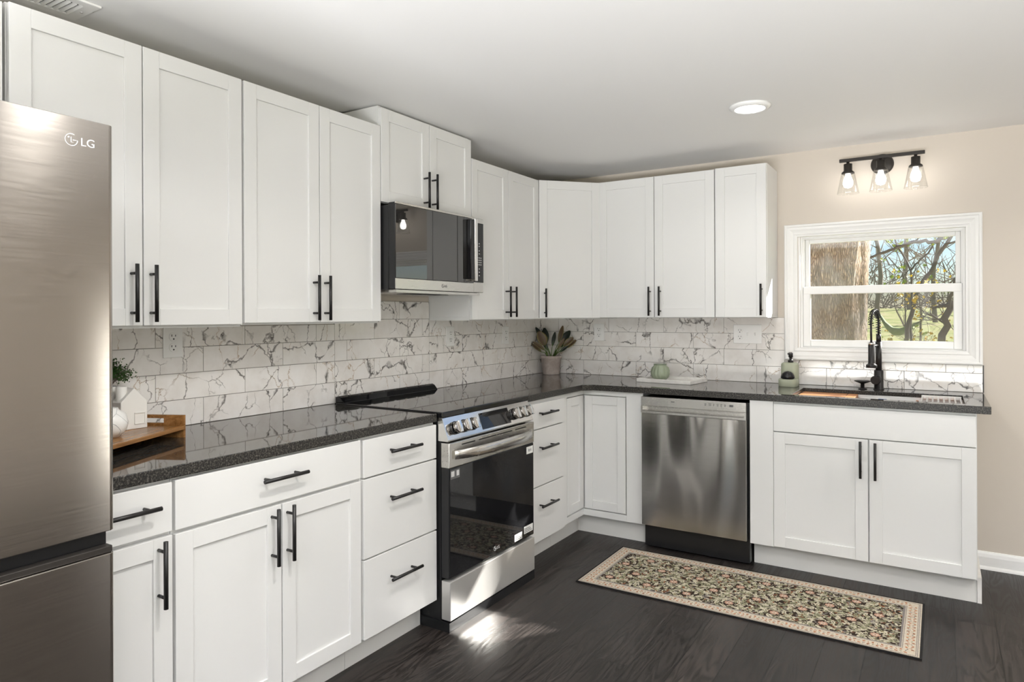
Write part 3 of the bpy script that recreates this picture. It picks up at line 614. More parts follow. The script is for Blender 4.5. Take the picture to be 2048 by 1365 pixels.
s = MB().box((2.165, y1 - 0.0010, 0.186), (2.232, y1 - 0.0004, 0.208)).build('label_sticker', 'sticker', r)
b = MB()
for i in range(3): b.box((2.168 + 0.004 * i, y1 - 0.0016, 0.189 + i * 0.006), (2.228 - 0.006 * i, y1 - 0.0011, 0.193 + i * 0.006))
b.build('print', 'blue', s)
r = thing('cutting_board', 'reddish wooden cutting board set into the left end of the sink', 'cutting board', (SX0 + 0.004, SY0 + 0.002, 0.882))
MB().box((0, 0, 0), (0.275, 0.370, 0.022), 0.002).build('board', 'bamboo', r)
b = MB(); b.box((0.225, 0.004, 0.0221), (0.2285, 0.366, 0.0226)); b.build('juice_groove', M['acacia'], r)
r = thing('board_tray', 'orange wooden tray under the steel drying rack in the sink', 'tray', (2.352, SY0 + 0.012, 0.872))
b = MB(); b.box((0, 0.02, 0), (0.19, 0.345, 0.010), 0.002); b.box((0, 0.02, 0.010), (0.012, 0.345, 0.018), 0.002); b.build('board', 'bamboo', r)
r = thing('drying_rack', 'steel bar drying rack over the right end of the sink', 'rack', (2.376, SY0 + 0.004, 0.898))
b = MB()
for i in range(8): b.box((0.001 + i * 0.0235, 0.012, 0.006), (0.0085 + i * 0.0235, 0.36, 0.016), 0.001)
b.build('bar_grid', 'sinksteel', r)
for ya in (0.0, 0.354): MB().box((0, ya, 0), (0.176, ya + 0.012, 0.02), 0.002).build('end_rail', 'sinksteel', r)

# ------------------------------------------------------------------ fridge (front faces +x)
FXF = 0.816
r = thing('refrigerator', 'tall stainless bottom-freezer refrigerator at the left edge', 'refrigerator', (FXF, -4.240, 0), 90)
w = 0.736
MB().box((0.006, 0.070, 0.03), (w - 0.006, 0.72, 1.770), 0.004).build('cabinet_body', M['ink'], r)
def curved_door(z0, z1, top_round=0.004):
    poly = []; n = 10
    for i in range(n + 1):                               # slightly bowed front with rounded vertical edges
        u = i / n; poly.append((0.012 + u * (w - 0.024), -0.004 * math.sin(math.pi * u)))
    edge_r = [(w - 0.012 + 0.012 * math.sin(a), 0.012 - 0.012 * math.cos(a)) for a in [math.pi / 2 * k / 5 for k in range(1, 6)]]
    edge_l = [(0.012 - 0.012 * math.cos(a), 0.012 - 0.012 * math.sin(a)) for a in [math.pi / 2 * k / 5 for k in range(0, 5)]]
    pl = edge_l + poly + edge_r + [(w, 0.068), (0, 0.068)]
    b = MB(); b.prism(pl, z0, z1); return b
d = curved_door(0.842, 1.791).build('fridge_door', 'fridge', r, bevel=0.002)
brand(d, w - 0.093, 1.7385, 0.026)
g = curved_door(0.06, 0.790).build('freezer_door', 'fridge', r, bevel=0.002)
MB().box((0.006, 0.030, 0.7905), (w - 0.006, 0.066, 0.8415)).build('handle_recess', 'blackplastic', r)
MB().box((0.004, 0.004, 0.7905), (w - 0.004, 0.030, 0.806), 0.002).build('freezer_handle_lip', M['bronze'], g)
b = MB(); b.box((0.02, 0.03, 0.0), (w - 0.02, 0.68, 0.03)); b.build('plinth', 'blackplastic', r)

# ------------------------------------------------------------------ range (front faces +x)
RX, RY0, RW = 0.698, -2.0695, 0.7105
r = thing('electric_range', 'stainless slide-in electric range with black glass top', 'range', (RX, RY0, 0), 90)
b = MB(); b.box((0.004, 0.045, 0.02), (RW - 0.004, 0.66, 0.905)); b.build('body', 'blackplastic', r)
MB().box((-0.002, 0.030, 0.9055), (RW + 0.002, 0.679, 0.930), 0.004, 3).build('cooktop_glass', 'blackgloss', r)
b = MB()                                                 # raised vent trim at the back of the top
b.prism([(0.618, 0.930), (0.675, 0.930), (0.675, 0.956), (0.655, 0.962), (0.640, 0.955)], 0.0, RW, Matrix(((0, 0, 1, 0), (1, 0, 0, 0), (0, 1, 0, 0), (0, 0, 0, 1))), 0.003)
vt = b.build('vent_trim', 'blackgloss', r)
b = MB()
for i in range(7):
    u = 0.06 + i * 0.086; b.box((u, 0.644, 0.9565), (u + 0.062, 0.656, 0.9612))
b.build('vent_slot', M['bronze'], vt)
# slanted control panel
Mx = Matrix(((0, 0, 1, 0), (1, 0, 0, 0), (0, 1, 0, 0), (0, 0, 0, 1)))    # (y,z) profile swept along x
b = MB(); b.prism([(0.034, 0.905), (0.058, 0.905), (0.058, 0.806), (0.003, 0.806), (0.000, 0.812)], 0.0, RW, Mx, 0.0015); cp = b.build('control_panel', 'bright', r)
pn = Vector((0, -0.093, 0.034)).normalized(); pu = Vector((0, 0.034, 0.093)).normalized(); p0 = Vector((0, 0.000, 0.812))
on = lambda x, s, o=0.0: p0 + Vector((x, 0, 0)) + pu * s + pn * o
pm = Matrix.Identity(4); pm.col[0] = (1, 0, 0, 0); pm.col[1] = (*pu, 0); pm.col[2] = (*pn, 0); pm.col[3] = (*p0, 1)
b = MB(); b.box((0.262, 0.010, -0.002), (0.505, 0.086, 0.0014), 0.001, mat=pm); b.build('display', 'blackgloss', cp)
for kx in (0.066, 0.130, 0.194, 0.545, 0.608, 0.668):
    k = MB(); c0, c1, c2 = on(kx, 0.047, 0.0), on(kx, 0.047, 0.008), on(kx, 0.047, 0.030)
    k.cyl(c0, c1, 0.0285, 0.0285, 32); kn = k.build('knob', 'blackgloss', cp)
    k = MB(); k.cyl(c1, c2, 0.0262, 0.0245, 32); k.build('knob_rim', 'darkchrome', kn)
    k = MB(); k.box((kx - 0.0065, 0.022, 0.0295), (kx + 0.0065, 0.072, 0.0400), 0.0015, mat=pm); k.build('pointer', 'chrome', kn)
# oven door
od = MB().box((0.002, 0.000, 0.224), (RW - 0.002, 0.042, 0.694), 0.003).build('oven_door', 'blackplastic', r)
MB().box((0.006, -0.003, 0.228), (RW - 0.006, 0.0, 0.692), 0.001).build('door_glass', 'dusty', od)
b = MB(); b.box((0.001, -0.004, 0.694), (RW - 0.001, 0.042, 0.800), 0.003); hd = b.build('door_header', 'steel', od)
b = MB()
for x0, x1 in ((0.09, 0.19), (0.22, 0.36), (0.37, 0.50), (0.53, 0.63)): b.box((x0, -0.0046, 0.781), (x1, -0.0038, 0.786))
b.build('vent_slot', 'dark', hd)
pts = []; n = 24
b = MB(); bm = b.bm; rows = []
for i in range(n + 1):                                    # bowed flat handle meeting the header at both ends
    u = i / n; x = 0.030 + u * (RW - 0.060); bow = 1 - abs(2 * u - 1) ** 3.2; y = -0.004 - 0.044 * bow
    h = 0.019 + 0.003 * bow; zc = 0.748 + 0.0 * bow; th = 0.008
    rows.append([bm.verts.new(p) for p in ((x, y - th, zc - h), (x, y - th - 0.0015, zc), (x, y - th, zc + h), (x, y + 0.004, zc + h - 0.002), (x, y + 0.004, zc - h + 0.002))])
for A_, B_ in zip(rows, rows[1:]):
    for k in range(5): fc = bm.faces.new((A_[k], B_[k], B_[(k + 1) % 5], A_[(k + 1) % 5])); fc.smooth = True
bm.faces.new(rows[0]); bm.faces.new(rows[-1][::-1]); bmesh.ops.recalc_face_normals(bm, faces=bm.faces[:])
b.build('handle', 'steel', od)
b = MB(); b.box((0.010, -0.0036, 0.645), (0.075, -0.0031, 0.684)); s = b.build('info_label', 'ink', od)
b = MB(); b.box((0.014, -0.0041, 0.655), (0.036, -0.0037, 0.678)); b.box((0.052, -0.0041, 0.655), (0.070, -0.0037, 0.678)); b.build('print', 'inklight', s)
b = MB(); b.box((RW - 0.075, -0.0036, 0.644), (RW - 0.012, -0.0031, 0.680)); s = b.build('info_label', 'sticker', od)
b = MB(); b.box((RW - 0.055, -0.0041, 0.655), (RW - 0.047, -0.0037, 0.668)); b.box((RW - 0.036, -0.0041, 0.655), (RW - 0.030, -0.0037, 0.668)); b.build('print', 'ink', s)
for x0, x1, z0, z1 in ((0.520, 0.590, 0.236, 0.270), (0.610, 0.695, 0.250, 0.286)):
    s = MB().box((x0, -0.0036, z0), (x1, -0.0031, z1)).build('info_label', 'sticker', od)
    b = MB()
    for k in range(3): b.box((x0 + 0.006, -0.0041, z0 + 0.006 + k * 0.008), (x1 - 0.008 - 0.01 * k, -0.0037, z0 + 0.009 + k * 0.008))
    b.build('print', 'ink', s)
brand(od, 0.348, 0.256, 0.020, 'logo', -0.0036)
MB().box((0.002, -0.006, 0.046), (RW - 0.002, 0.042, 0.212), 0.003).build('storage_drawer', 'drawersteel', r)
b = MB(); b.box((0.0, -0.004, 0.0), (RW, 0.004, 0.040)); b.box((-0.002, -0.004, 0.0), (0.006, 0.20, 0.040)); b.build('plinth', 'blackplastic', r)

# ------------------------------------------------------------------ microwave (front faces +x)
r = thing('microwave_oven', 'black and stainless over-the-range microwave under the short wall cabinet', 'microwave', (0.382, -2.0475, 1.462), 90)
w = 0.7015
b = MB(); b.box((0.002, 0.040, 0.0), (w - 0.002, 0.380, 0.385), 0.002); b.build('casing', 'blackplastic', r)
d = MB().box((0.0, 0.0, 0.004), (0.610, 0.038, 0.396), 0.003).build('door', 'blackplastic', r)
MB().box((0.003, -0.003, 0.052), (0.610, 0.0, 0.388), 0.0015).build('door_glass', 'mwglass', d)
b = MB(); b.box((0.0, -0.004, 0.002), (0.608, 0.0, 0.051), 0.0015); b.build('lower_trim', 'steel', d)
b = MB(); b.box((0.0, -0.004, 0.3885), (0.608, 0.0, 0.3985), 0.0015); b.build('upper_trim', 'steel', d)
b = MB(); b.box((0.548, -0.030, 0.070), (0.578, -0.004, 0.380), 0.003); b.bm.faces.ensure_lookup_table(); b.build('handle_grip', 'blackgloss', d)
b = MB(); b.box((0.579, -0.034, 0.060), (0.604, -0.004, 0.386), 0.003); b.build('handle', 'bright', d)
cpn = MB().box((0.6115, 0.0, 0.002), (w, 0.038, 0.397), 0.003).build('control_panel', 'steel', r)
k = MB().box((0.6125, -0.003, 0.056), (w - 0.002, 0.0, 0.372), 0.0015).build('keypad', 'blackgloss', cpn)
b = MB()
for i, z in enumerate((0.09, 0.108, 0.126, 0.148, 0.160, 0.172, 0.184, 0.206, 0.222, 0.246, 0.260)):
    for xx in ((0.640, 0.655, 0.670) if 0.145 < z < 0.19 else (0.655,)): b.box((xx, -0.0038, z), (xx + 0.008, -0.0031, z + 0.005))
b.build('key_print', 'inklight', k)
b = MB(); b.box((0.02, 0.01, -0.012), (w - 0.02, 0.36, 0.0)); un = b.build('underside', M['steel'], r)
MB().box((0.20, 0.08, -0.0135), (0.50, 0.17, -0.0121)).build('grease_filter', 'dark', un)
brand(d, 0.345, 0.027, 0.017, 'ink', -0.0046)

# ------------------------------------------------------------------ dishwasher (front faces -y)
r = thing('dishwasher', 'stainless dishwasher between the corner cabinet and the sink cabinet', 'dishwasher', (1.004, -0.655, 0), 0)
w = 0.586
MB().box((0.004, 0.046, 0.010), (w + 0.006, 0.60, 0.870)).build('tub', 'blackplastic', r)
b = MB(); bm = b.bm
b.box((0.0, 0.0, 0.139), (w, 0.040, 0.781), 0.003); d = b.build('door', 'dwsteel', r)
b = MB(); b.box((0.0, -0.004, 0.822), (w, 0.040, 0.874), 0.002); b.box((0.0, -0.004, 0.7815), (0.010, 0.040, 0.822)); b.box((w - 0.010, -0.004, 0.7815), (w, 0.040, 0.822))
b.box((0.010, 0.034, 0.7815), (w - 0.010, 0.040, 0.822)); cpn = b.build('control_strip', 'steel', r)
b = MB(); b.prism([(-0.006, 0.7815), (0.034, 0.7815), (0.034, 0.786), (-0.002, 0.796), (-0.006, 0.794)], 0.010, w - 0.010, Mx); b.build('pocket_handle', 'steel', r)
b = MB()
MB().box((0.178, -0.0046, 0.852), (0.198, -0.0040, 0.856)).build('maker_mark', 'ink', cpn)
for x0, x1, z in ((0.365, 0.376, 0.853), (0.388, 0.404, 0.855), (0.412, 0.420, 0.855), (0.432, 0.443, 0.854), (0.452, 0.462, 0.854), (0.472, 0.482, 0.854)):
    b.box((x0, -0.0046, z), (x1, -0.0040, z + 0.003)); b.box((x0 + 0.001, -0.0046, z - 0.007), (x1 - 0.002, -0.0040, z - 0.004))
b.build('key_print', 'ink', cpn); MB().box((0.500, -0.0046, 0.847), (0.520, -0.0040, 0.859)).build('status_display', 'ink', cpn)
b = MB(); b.box((0.004, 0.100, 0.0), (w + 0.006, 0.112, 0.118)); b.box((0.004, 0.094, 0.0), (0.040, 0.100, 0.13), 0.002); b.box((w - 0.03, 0.094, 0.0), (w + 0.006, 0.100, 0.13), 0.002); pl = b.build('plinth', 'blackplastic', r)
for x in (0.022, w - 0.012):
    MB().box((x - 0.004, 0.0905, 0.045), (x + 0.004, 0.0938, 0.095), 0.0015).build('bracket_slot', 'chrome', pl)

# ------------------------------------------------------------------ outlets (front at local y=0, on the tile)
def outlet(label, loc, rz, gangs=1, duplex=2):
    r = thing('power_outlet', label, 'outlet', loc, rz, 'white wall plates on the tile'); gw = 0.0455; w = 0.077 + gw * (gangs - 1) * 1.02; h = 0.118
    MB().box((-w / 2, -0.006, -h / 2), (w / 2, 0, h / 2), 0.003, 2).build('cover_plate', 'plate', r)
    for gi in range(gangs):
        cx = (gi - (gangs - 1) / 2) * gw
        if gi == 0:
            for dz in (0.020, -0.020):
                b = MB(); b.lathe([(0.0, -0.0005), (0.0155, 0.0), (0.017, 0.0005), (0.017, -0.003)], (cx, -0.0085, dz), 28, 'Y'); s = b.build('socket', 'plate', r)
                b = MB(); b.box((cx - 0.0085, -0.0098, dz + 0.001), (cx - 0.0065, -0.0087, dz + 0.009)); b.box((cx + 0.0060, -0.0098, dz + 0.001), (cx + 0.0080, -0.0087, dz + 0.008)); b.cyl((cx, -0.0098, dz - 0.008), (cx, -0.0087, dz - 0.008), 0.0028, n=12); b.build('slot', 'slot', s)
        else:
            b = MB(); b.box((cx - 0.006, -0.0068, -0.014), (cx + 0.006, -0.0061, 0.014)); s = b.build('switch_frame', 'ink' if False else 'plate', r)
            b = MB(); b.prism([(-0.0069, -0.010), (-0.0069, 0.011), (-0.016, 0.010), (-0.014, 0.004)], cx - 0.004, cx + 0.004, Mx); b.build('toggle', 'plate', s)
    return r
outlet('white duplex outlet on the left wall below the cabinet by the fridge', (0.0083, -2.8705, 1.246), 90)
outlet('white duplex outlet on the left wall to the right of the range', (0.0083, -1.155, 1.220), 90)
outlet('white duplex outlet on the left wall closest to the corner plant', (0.0083, -0.549, 1.211), 90)
outlet('white duplex outlet on the window wall right of the corner plant', (0.443, -0.0083, 1.223), 0)
outlet('wide white plate with an outlet and two switches near the window', (1.449, -0.0083, 1.221), 0, 3)

# ------------------------------------------------------------------ faucet, control knob, soap
fx, fy = 2.172, -0.098
r = thing('kitchen_faucet', 'matte black spring-neck faucet in front of the window', 'faucet', (fx, fy, CT1), -13)
b = MB(); b.lathe([(0.0, 0), (0.027, 0), (0.027, 0.004), (0.0235, 0.006), (0.0235, 0.104), (0.021, 0.108), (0.0, 0.108)], (0, 0, 0), 28); b.build('base', 'black', r)
b = MB(); b.cyl((0, 0, 0.10), (0, 0, 0.265), 0.0155); b.cyl((0, 0, 0.265), (0, 0, 0.305), 0.0125); b.build('column', 'black', r)
b = MB(); b.cyl((-0.004, -0.020, 0.055), (-0.004, -0.050, 0.055), 0.0235, n=28); b.build('lever_hub', 'black', r)
arc = [Vector((0, 0, 0.300)), Vector((0, 0, 0.36))] + [Vector((0, -0.062 + 0.062 * math.cos(a), 0.372 + 0.062 * math.sin(a))) for a in [math.pi * k / 12 for k in range(13)]] + [Vector((0, -0.124, 0.355))]
b = MB(); b.tube(arc + [Vector((0, -0.124, 0.33)), Vector((0.0, -0.120, 0.245))], 0.0055, 10); b.build('hose', 'black', r)
def resample(pts, n):
    ds = [0]
    for p, q in zip(pts, pts[1:]): ds.append(ds[-1] + (q - p).length)
    out = []
    for i in range(n):
        t = ds[-1] * i / (n - 1); k = max(j for j in range(len(ds)) if ds[j] <= t + 1e-9); k = min(k, len(pts) - 2)
        out.append(pts[k].lerp(pts[k + 1], (t - ds[k]) / max(ds[k + 1] - ds[k], 1e-9)))
    return out
pp = resample(arc, 420); co = []
for i, p in enumerate(pp):
    d = (pp[min(i + 1, 419)] - pp[max(i - 1, 0)]).normalized(); u = Vector((1, 0, 0)); v = d.cross(u); a = 2 * math.pi * 22 * i / 419
    co.append(p + (u * math.cos(a) + v * math.sin(a)) * 0.0125)
b = MB(); b.tube(co, 0.0019, 6); b.build('spring', 'black', r)
b = MB(); b.lathe([(0.0, 0.268), (0.011, 0.265), (0.0165, 0.262), (0.0165, 0.155), (0.019, 0.148), (0.027, 0.143), (0.027, 0.128), (0.0, 0.126)], (0, -0.118, 0), 28); b.build('spray_head', 'black', r)
b = MB(); b.cyl((0, -0.118, 0.263), (0, -0.118, 0.252), 0.017, n=28); b.build('spray_collar', 'chrome', r)
b = MB(); b.tube([(0, 0, 0.245), (0, -0.05, 0.245), (0, -0.100, 0.240)], 0.006, 10); b.build('docking_arm', 'black', r)
r = thing('drain_control_knob', 'flat-topped black control knob beside the faucet', 'knob', (2.093, -0.112, CT1))
b = MB(); b.lathe([(0.0, 0), (0.022, 0), (0.022, 0.004), (0.010, 0.007), (0.010, 0.032), (0.0, 0.032)], n=24); b.build('stem', 'black', r)
b = MB(); b.lathe([(0.0, 0.030), (0.014, 0.032), (0.042, 0.044), (0.042, 0.047), (0.030, 0.050), (0.0, 0.050)], n=32); b.build('cap', 'black', r)
r = thing('soap_dispenser', 'sage green soap dispenser with black pump and scrubber shelf', 'soap dispenser', (1.712, -0.115, CT1))
def rounded_block(b, hx, hy, z0, z1, rr, cy=0.0, top=0.01, n=8):
    def loop(ins, z):
        out = []
        for cx_, cy_, a0 in ((hx - rr, hy - rr, 0), (-hx + rr, hy - rr, 90), (-hx + rr, -hy + rr, 180), (hx - rr, -hy + rr, 270)):
            for k in range(n + 1):
                a = R(a0 + 90 * k / n); out.append(b.bm.verts.new((cx_ + (rr - ins) * math.cos(a), cy + cy_ + (rr - ins) * math.sin(a), z)))
        return out
    L_ = [loop(0.002, z0), loop(0, z0 + 0.003), loop(0, z1 - top), loop(top * 0.3, z1 - top * 0.35), loop(top, z1)]
    for A_, B_ in zip(L_, L_[1:]):
        for k in range(len(A_)): fc = b.bm.faces.new((A_[k], A_[(k + 1) % len(A_)], B_[(k + 1) % len(A_)], B_[k])); fc.smooth = True
    b.bm.faces.new(L_[0][::-1]); b.bm.faces.new(L_[-1])
b = MB(); rounded_block(b, 0.049, 0.034, 0, 0.136, 0.031, 0.012, 0.014); b.build('bottle', 'sage', r)
b = MB(); rounded_block(b, 0.050, 0.052, 0, 0.044, 0.030, -0.044, 0.003); b.build('shelf', 'sage', r)
b = MB(); b.lathe([(0.0, 0.134), (0.015, 0.134), (0.015, 0.150), (0.008, 0.152), (0.008, 0.164), (0.0125, 0.166), (0.0125, 0.192), (0.009, 0.195), (0, 0.195)], (0.004, 0.012, 0), 24); b.box((-0.008, -0.024, 0.182), (0.010, 0.006, 0.193), 0.003); b.build('pump', 'blackplastic', r)
r = thing('scrubber', 'round black mesh dish scrubber in the soap dispenser tray', 'scrubber', (1.712, -0.1765, CT1 + 0.0445))
rs = random.Random(3)
b = MB(); b.lathe([(0.030, 0.0), (0.037, 0.006), (0.036, 0.018), (0.029, 0.032), (0.017, 0.042), (0.0, 0.046)], n=40, mod=lambda t, z: 1 + 0.04 * math.sin(t * 20 + z * 900)); b.build('scrub_ball', 'scrub', r)

# ------------------------------------------------------------------ small things on the worktop
r = thing('marble_tray', 'white marble tray holding the sage jar', 'tray', (0.850, -0.345, CT1), -6)
b = MB(); b.slab([0, 0.012, 0.345, 0.357], [0, 0.012, 0.248, 0.260], lambda x, y: not (0.012 < x < 0.345 and 0.012 < y < 0.248), 0, 0.024); b.build('rim', 'marble', r, bevel=0.003)
MB().box((0.010, 0.010, 0.0), (0.347, 0.250, 0.010)).build('tray_base', 'marble', r)
r = thing('candle_jar', 'squat ribbed sage green jar on the marble tray', 'jar', (0.962, -0.222, CT1 + 0.0105))
b = MB(); b.lathe([(0.0, 0), (0.036, 0), (0.050, 0.012), (0.058, 0.035), (0.058, 0.055), (0.051, 0.076), (0.040, 0.086), (0.040, 0.093), (0.036, 0.093), (0.036, 0.085), (0.0, 0.083)], n=112, mod=lambda t, z: 1 + (0.065 * (abs(math.cos(t * 7)) - 0.5) if 0.008 < z < 0.08 else 0)); b.build('jar_body', 'sagejar', r)
b = MB(); b.lathe([(0.0, 0.0925), (0.038, 0.0935), (0.041, 0.0955), (0.041, 0.098), (0.0, 0.099)], n=40); b.build('lid', 'wax', r)
# potted plant
r = thing('potted_plant', 'potted plant with brown and dark leaves in the corner', 'plant', (0.118, -0.118, CT1))
b = MB(); b.lathe([(0.0, 0), (0.057, 0), (0.060, 0.004), (0.071, 0.110), (0.074, 0.112), (0.075, 0.132), (0.070, 0.132), (0.068, 0.118), (0.0, 0.116)], n=40); b.build('pot', 'pot', r)
MB().lathe([(0.0, 0.122), (0.067, 0.119)], n=24).build('soil', 'soil', r)
def leaf(base, mid, tip, width, mat, face=(1, -0.7, 0.3)):
    """stem from base to mid, blade from mid to tip"""
    base, mid, tip = Vector(base), Vector(mid), Vector(tip); me_b = MB(); bm = me_b.bm; lay = bm.verts.layers.float.new('leaf_u')
    ax = (tip - mid).normalized(); fc = Vector(face).normalized(); sd = ax.cross(fc).normalized(); nr = sd.cross(ax); L_ = (tip - mid).length; n = 12; m_ = 6; rows = []
    for i in range(n + 1):
        u = i / n; wv = width * (math.sin(math.pi * min(u * 0.93 + 0.03, 1)) ** 0.75); bend = -0.16 * L_ * u * u
        row = []
        for j in range(m_ + 1):
            s = (j / m_) * 2 - 1; p = mid + ax * L_ * u + sd * wv * s + nr * (bend + 0.25 * wv * abs(s)); v = bm.verts.new(p); v[lay] = max(abs(s), 0.0); row.append(v)
        rows.append(row)
    for A_, B_ in zip(rows, rows[1:]):
        for j in range(m_): fcx = bm.faces.new((A_[j], A_[j + 1], B_[j + 1], B_[j])); fcx.smooth = True
    o = me_b.build('leaf', mat, r)
    sd2 = o.modifiers.new('thick', 'SOLIDIFY'); sd2.thickness = 0.0012
    q = (base + mid) / 2 + Vector((0, 0, 0.012)); MB().tube([base, q, mid, mid + ax * L_ * 0.35], [0.0028, 0.0024, 0.002, 0.001], 6).build('stem', 'leafstem', o)
Z0 = 0.122
cdir = Vector((0.847, 0.532, 0)); tow = Vector((0.532, -0.8465, 0))
def P(u, z, d=0.0): v = cdir * u + tow * d; return (v.x, v.y, z)
for (u0, um, zm, ut, zt, wd, mt, dep) in ((-0.02, -0.045, 0.205, -0.085, 0.305, 0.036, 'leafbrown', 0.05), (0.0, -0.035, 0.215, -0.045, 0.330, 0.026, 'leafdark', -0.02), (-0.02, -0.05, 0.175, -0.125, 0.235, 0.015, 'leafbrown', 0.07),
        (0.015, 0.055, 0.225, 0.085, 0.345, 0.017, 'leafbrown', -0.01), (0.02, 0.075, 0.225, 0.135, 0.310, 0.024, 'leafdark', -0.01), (0.02, 0.085, 0.20, 0.150, 0.262, 0.022, 'leafbrown', 0.05), (0.01, 0.045, 0.18, 0.085, 0.255, 0.012, 'leafbrown', 0.07),
        (0.02, 0.05, 0.19, 0.13, 0.235, 0.014, 'leafdark', 0.0), (-0.01, -0.02, 0.17, -0.075, 0.265, 0.016, 'leafdark', 0.0), (-0.03, -0.06, 0.25, -0.105, 0.335, 0.016, 'leafdark', -0.01), (-0.02, -0.07, 0.16, -0.135, 0.22, 0.013, 'leafbrown', 0.03), (0.0, 0.01, 0.20, 0.03, 0.30, 0.014, 'leafdark', -0.02), (0.02, 0.10, 0.185, 0.175, 0.245, 0.018, 'leafbrown', 0.02), (0.01, 0.06, 0.16, 0.115, 0.205, 0.012, 'leafdark', 0.05)):
    leaf(P(u0, Z0), P(um, zm, dep * 0.6), P(ut, zt, dep), wd, mt, face=tuple(tow + Vector((0, 0, 0.45))))

# wooden riser tray, turned a little on the counter, with house vase, bowl vase and small plant
r = thing('wooden_riser', 'brown acacia riser tray with slotted end boards beside the fridge', 'riser', (0.246, -2.968, CT1), 0)
ex = Vector((0.431, -0.902, 0)); ey = Vector((-0.902, -0.431, 0))           # along the tray, towards the wall
r.rotation_euler = (0, 0, math.atan2(ex.y, ex.x)); TW, TL = 0.262, 0.46
b = MB(); b.box((0.010, -TW, 0.028), (TL - 0.010, 0, 0.041), 0.0015); b.build('shelf', 'acacia', r)
for xa in (0.0, TL - 0.010):
    b = MB(); ys_ = [-TW, -0.185, -0.075, 0.0]; zs_ = [0, 0.050, 0.066, 0.078]
    bm_ = MB(); bm_.slab(ys_, zs_, lambda y, z: not (-0.185 < y < -0.075 and 0.050 < z < 0.066), 0, 0.010); me_m = Matrix(((0, 0, 1, xa), (1, 0, 0, 0), (0, 1, 0, 0), (0, 0, 0, 1))); bm_.bm.transform(me_m)
    bm_.build('end_board', 'acacia', r, bevel=0.001)
r = thing('house_vase', 'white ceramic house-shaped vase with a round chimney on the riser', 'vase', (0.172, -3.1045, CT1 + 0.0415), 90)
hw = 0.0445; b = MB(); b.prism([(-hw, 0), (hw, 0), (hw, 0.092), (0, 0.138), (-hw, 0.092)], 0, 0.058, Matrix(((1, 0, 0, 0), (0, 0, 1, 0), (0, 1, 0, 0), (0, 0, 0, 1))), 0.002); b.build('house_body', 'whitecer', r)
b = MB(); b.lathe([(0.0165, 0.09), (0.0165, 0.142), (0.013, 0.144), (0.012, 0.13)], (-0.026, 0.032, 0), 24); b.build('chimney', 'whitecer', r)
b = MB(); wx0, wx1, wz0, wz1 = 0.0, 0.036, 0.016, 0.054
b.box((wx0, -0.003, wz0), (wx0 + 0.002, 0.001, wz1)); b.box((wx1 - 0.002, -0.003, wz0), (wx1, 0.001, wz1)); b.box((wx0, -0.003, wz0), (wx1, 0.001, wz0 + 0.002)); b.box((wx0, -0.003, wz1 - 0.002), (wx1, 0.001, wz1)); b.build('window_relief', 'whitecer', r)
r = thing('round_vase', 'round white vase with fine dark veins at the fridge edge', 'vase', (0.262, -3.228, CT1 + 0.0415))
b = MB(); b.lathe([(0.0, 0), (0.024, 0), (0.044, 0.022), (0.050, 0.045), (0.042, 0.072), (0.022, 0.086), (0.020, 0.092), (0.016, 0.092), (0.014, 0.08)], n=36); b.build('vase_body', 'veined', r)
r = thing('bonsai_plant', 'small bushy green plant in a white bowl behind the house vase', 'plant', (0.068, -3.140, CT1 + 0.0415))
b = MB(); b.lathe([(0.0, 0), (0.020, 0), (0.033, 0.03), (0.036, 0.140), (0.032, 0.140), (0.031, 0.13), (0, 0.128)], n=30); b.build('bowl', 'whitecer', r)
rb = random.Random(11); b = MB(); tips = []
for i in range(46):
    a = rb.uniform(0, 6.283); el = rb.uniform(0.1, 1.45); L_ = rb.uniform(0.05, 0.088)
    tip = Vector((math.cos(a) * math.cos(el) * L_ * 0.55, math.sin(a) * math.cos(el) * L_ + 0.006, 0.155 + math.sin(el) * L_ * 0.95)); b.tube([(0, 0, 0.128), Vector((tip.x * 0.4, tip.y * 0.4, 0.15 + (tip.z - 0.15) * 0.5)), tip], [0.0022, 0.0014, 0.0007], 5); tips.append(tip)
b.build('stems', M['bark2'], r)
b = MB()
for tp in tips:
    for k in range(36):
        c = Vector((tp.x * rb.uniform(0.5, 1.0), tp.y * rb.uniform(0.5, 1.05), 0.15 + (tp.z - 0.15) * rb.uniform(0.5, 1.05))) + Vector((rb.gauss(0, 0.004), rb.gauss(0, 0.007), rb.gauss(0, 0.006)))
        u = Vector((rb.gauss(0, 1), rb.gauss(0, 1), rb.gauss(0, 1))).normalized(); v = u.orthogonal().normalized(); s = rb.uniform(0.0030, 0.0050)
        q = [b.bm.verts.new(c + u * s), b.bm.verts.new(c + v * s * 0.6), b.bm.verts.new(c - u * s), b.bm.verts.new(c - v * s * 0.6)]; b.bm.faces.new(q)
tag(b.build('foliage', 'boxwood', r), kind='stuff')

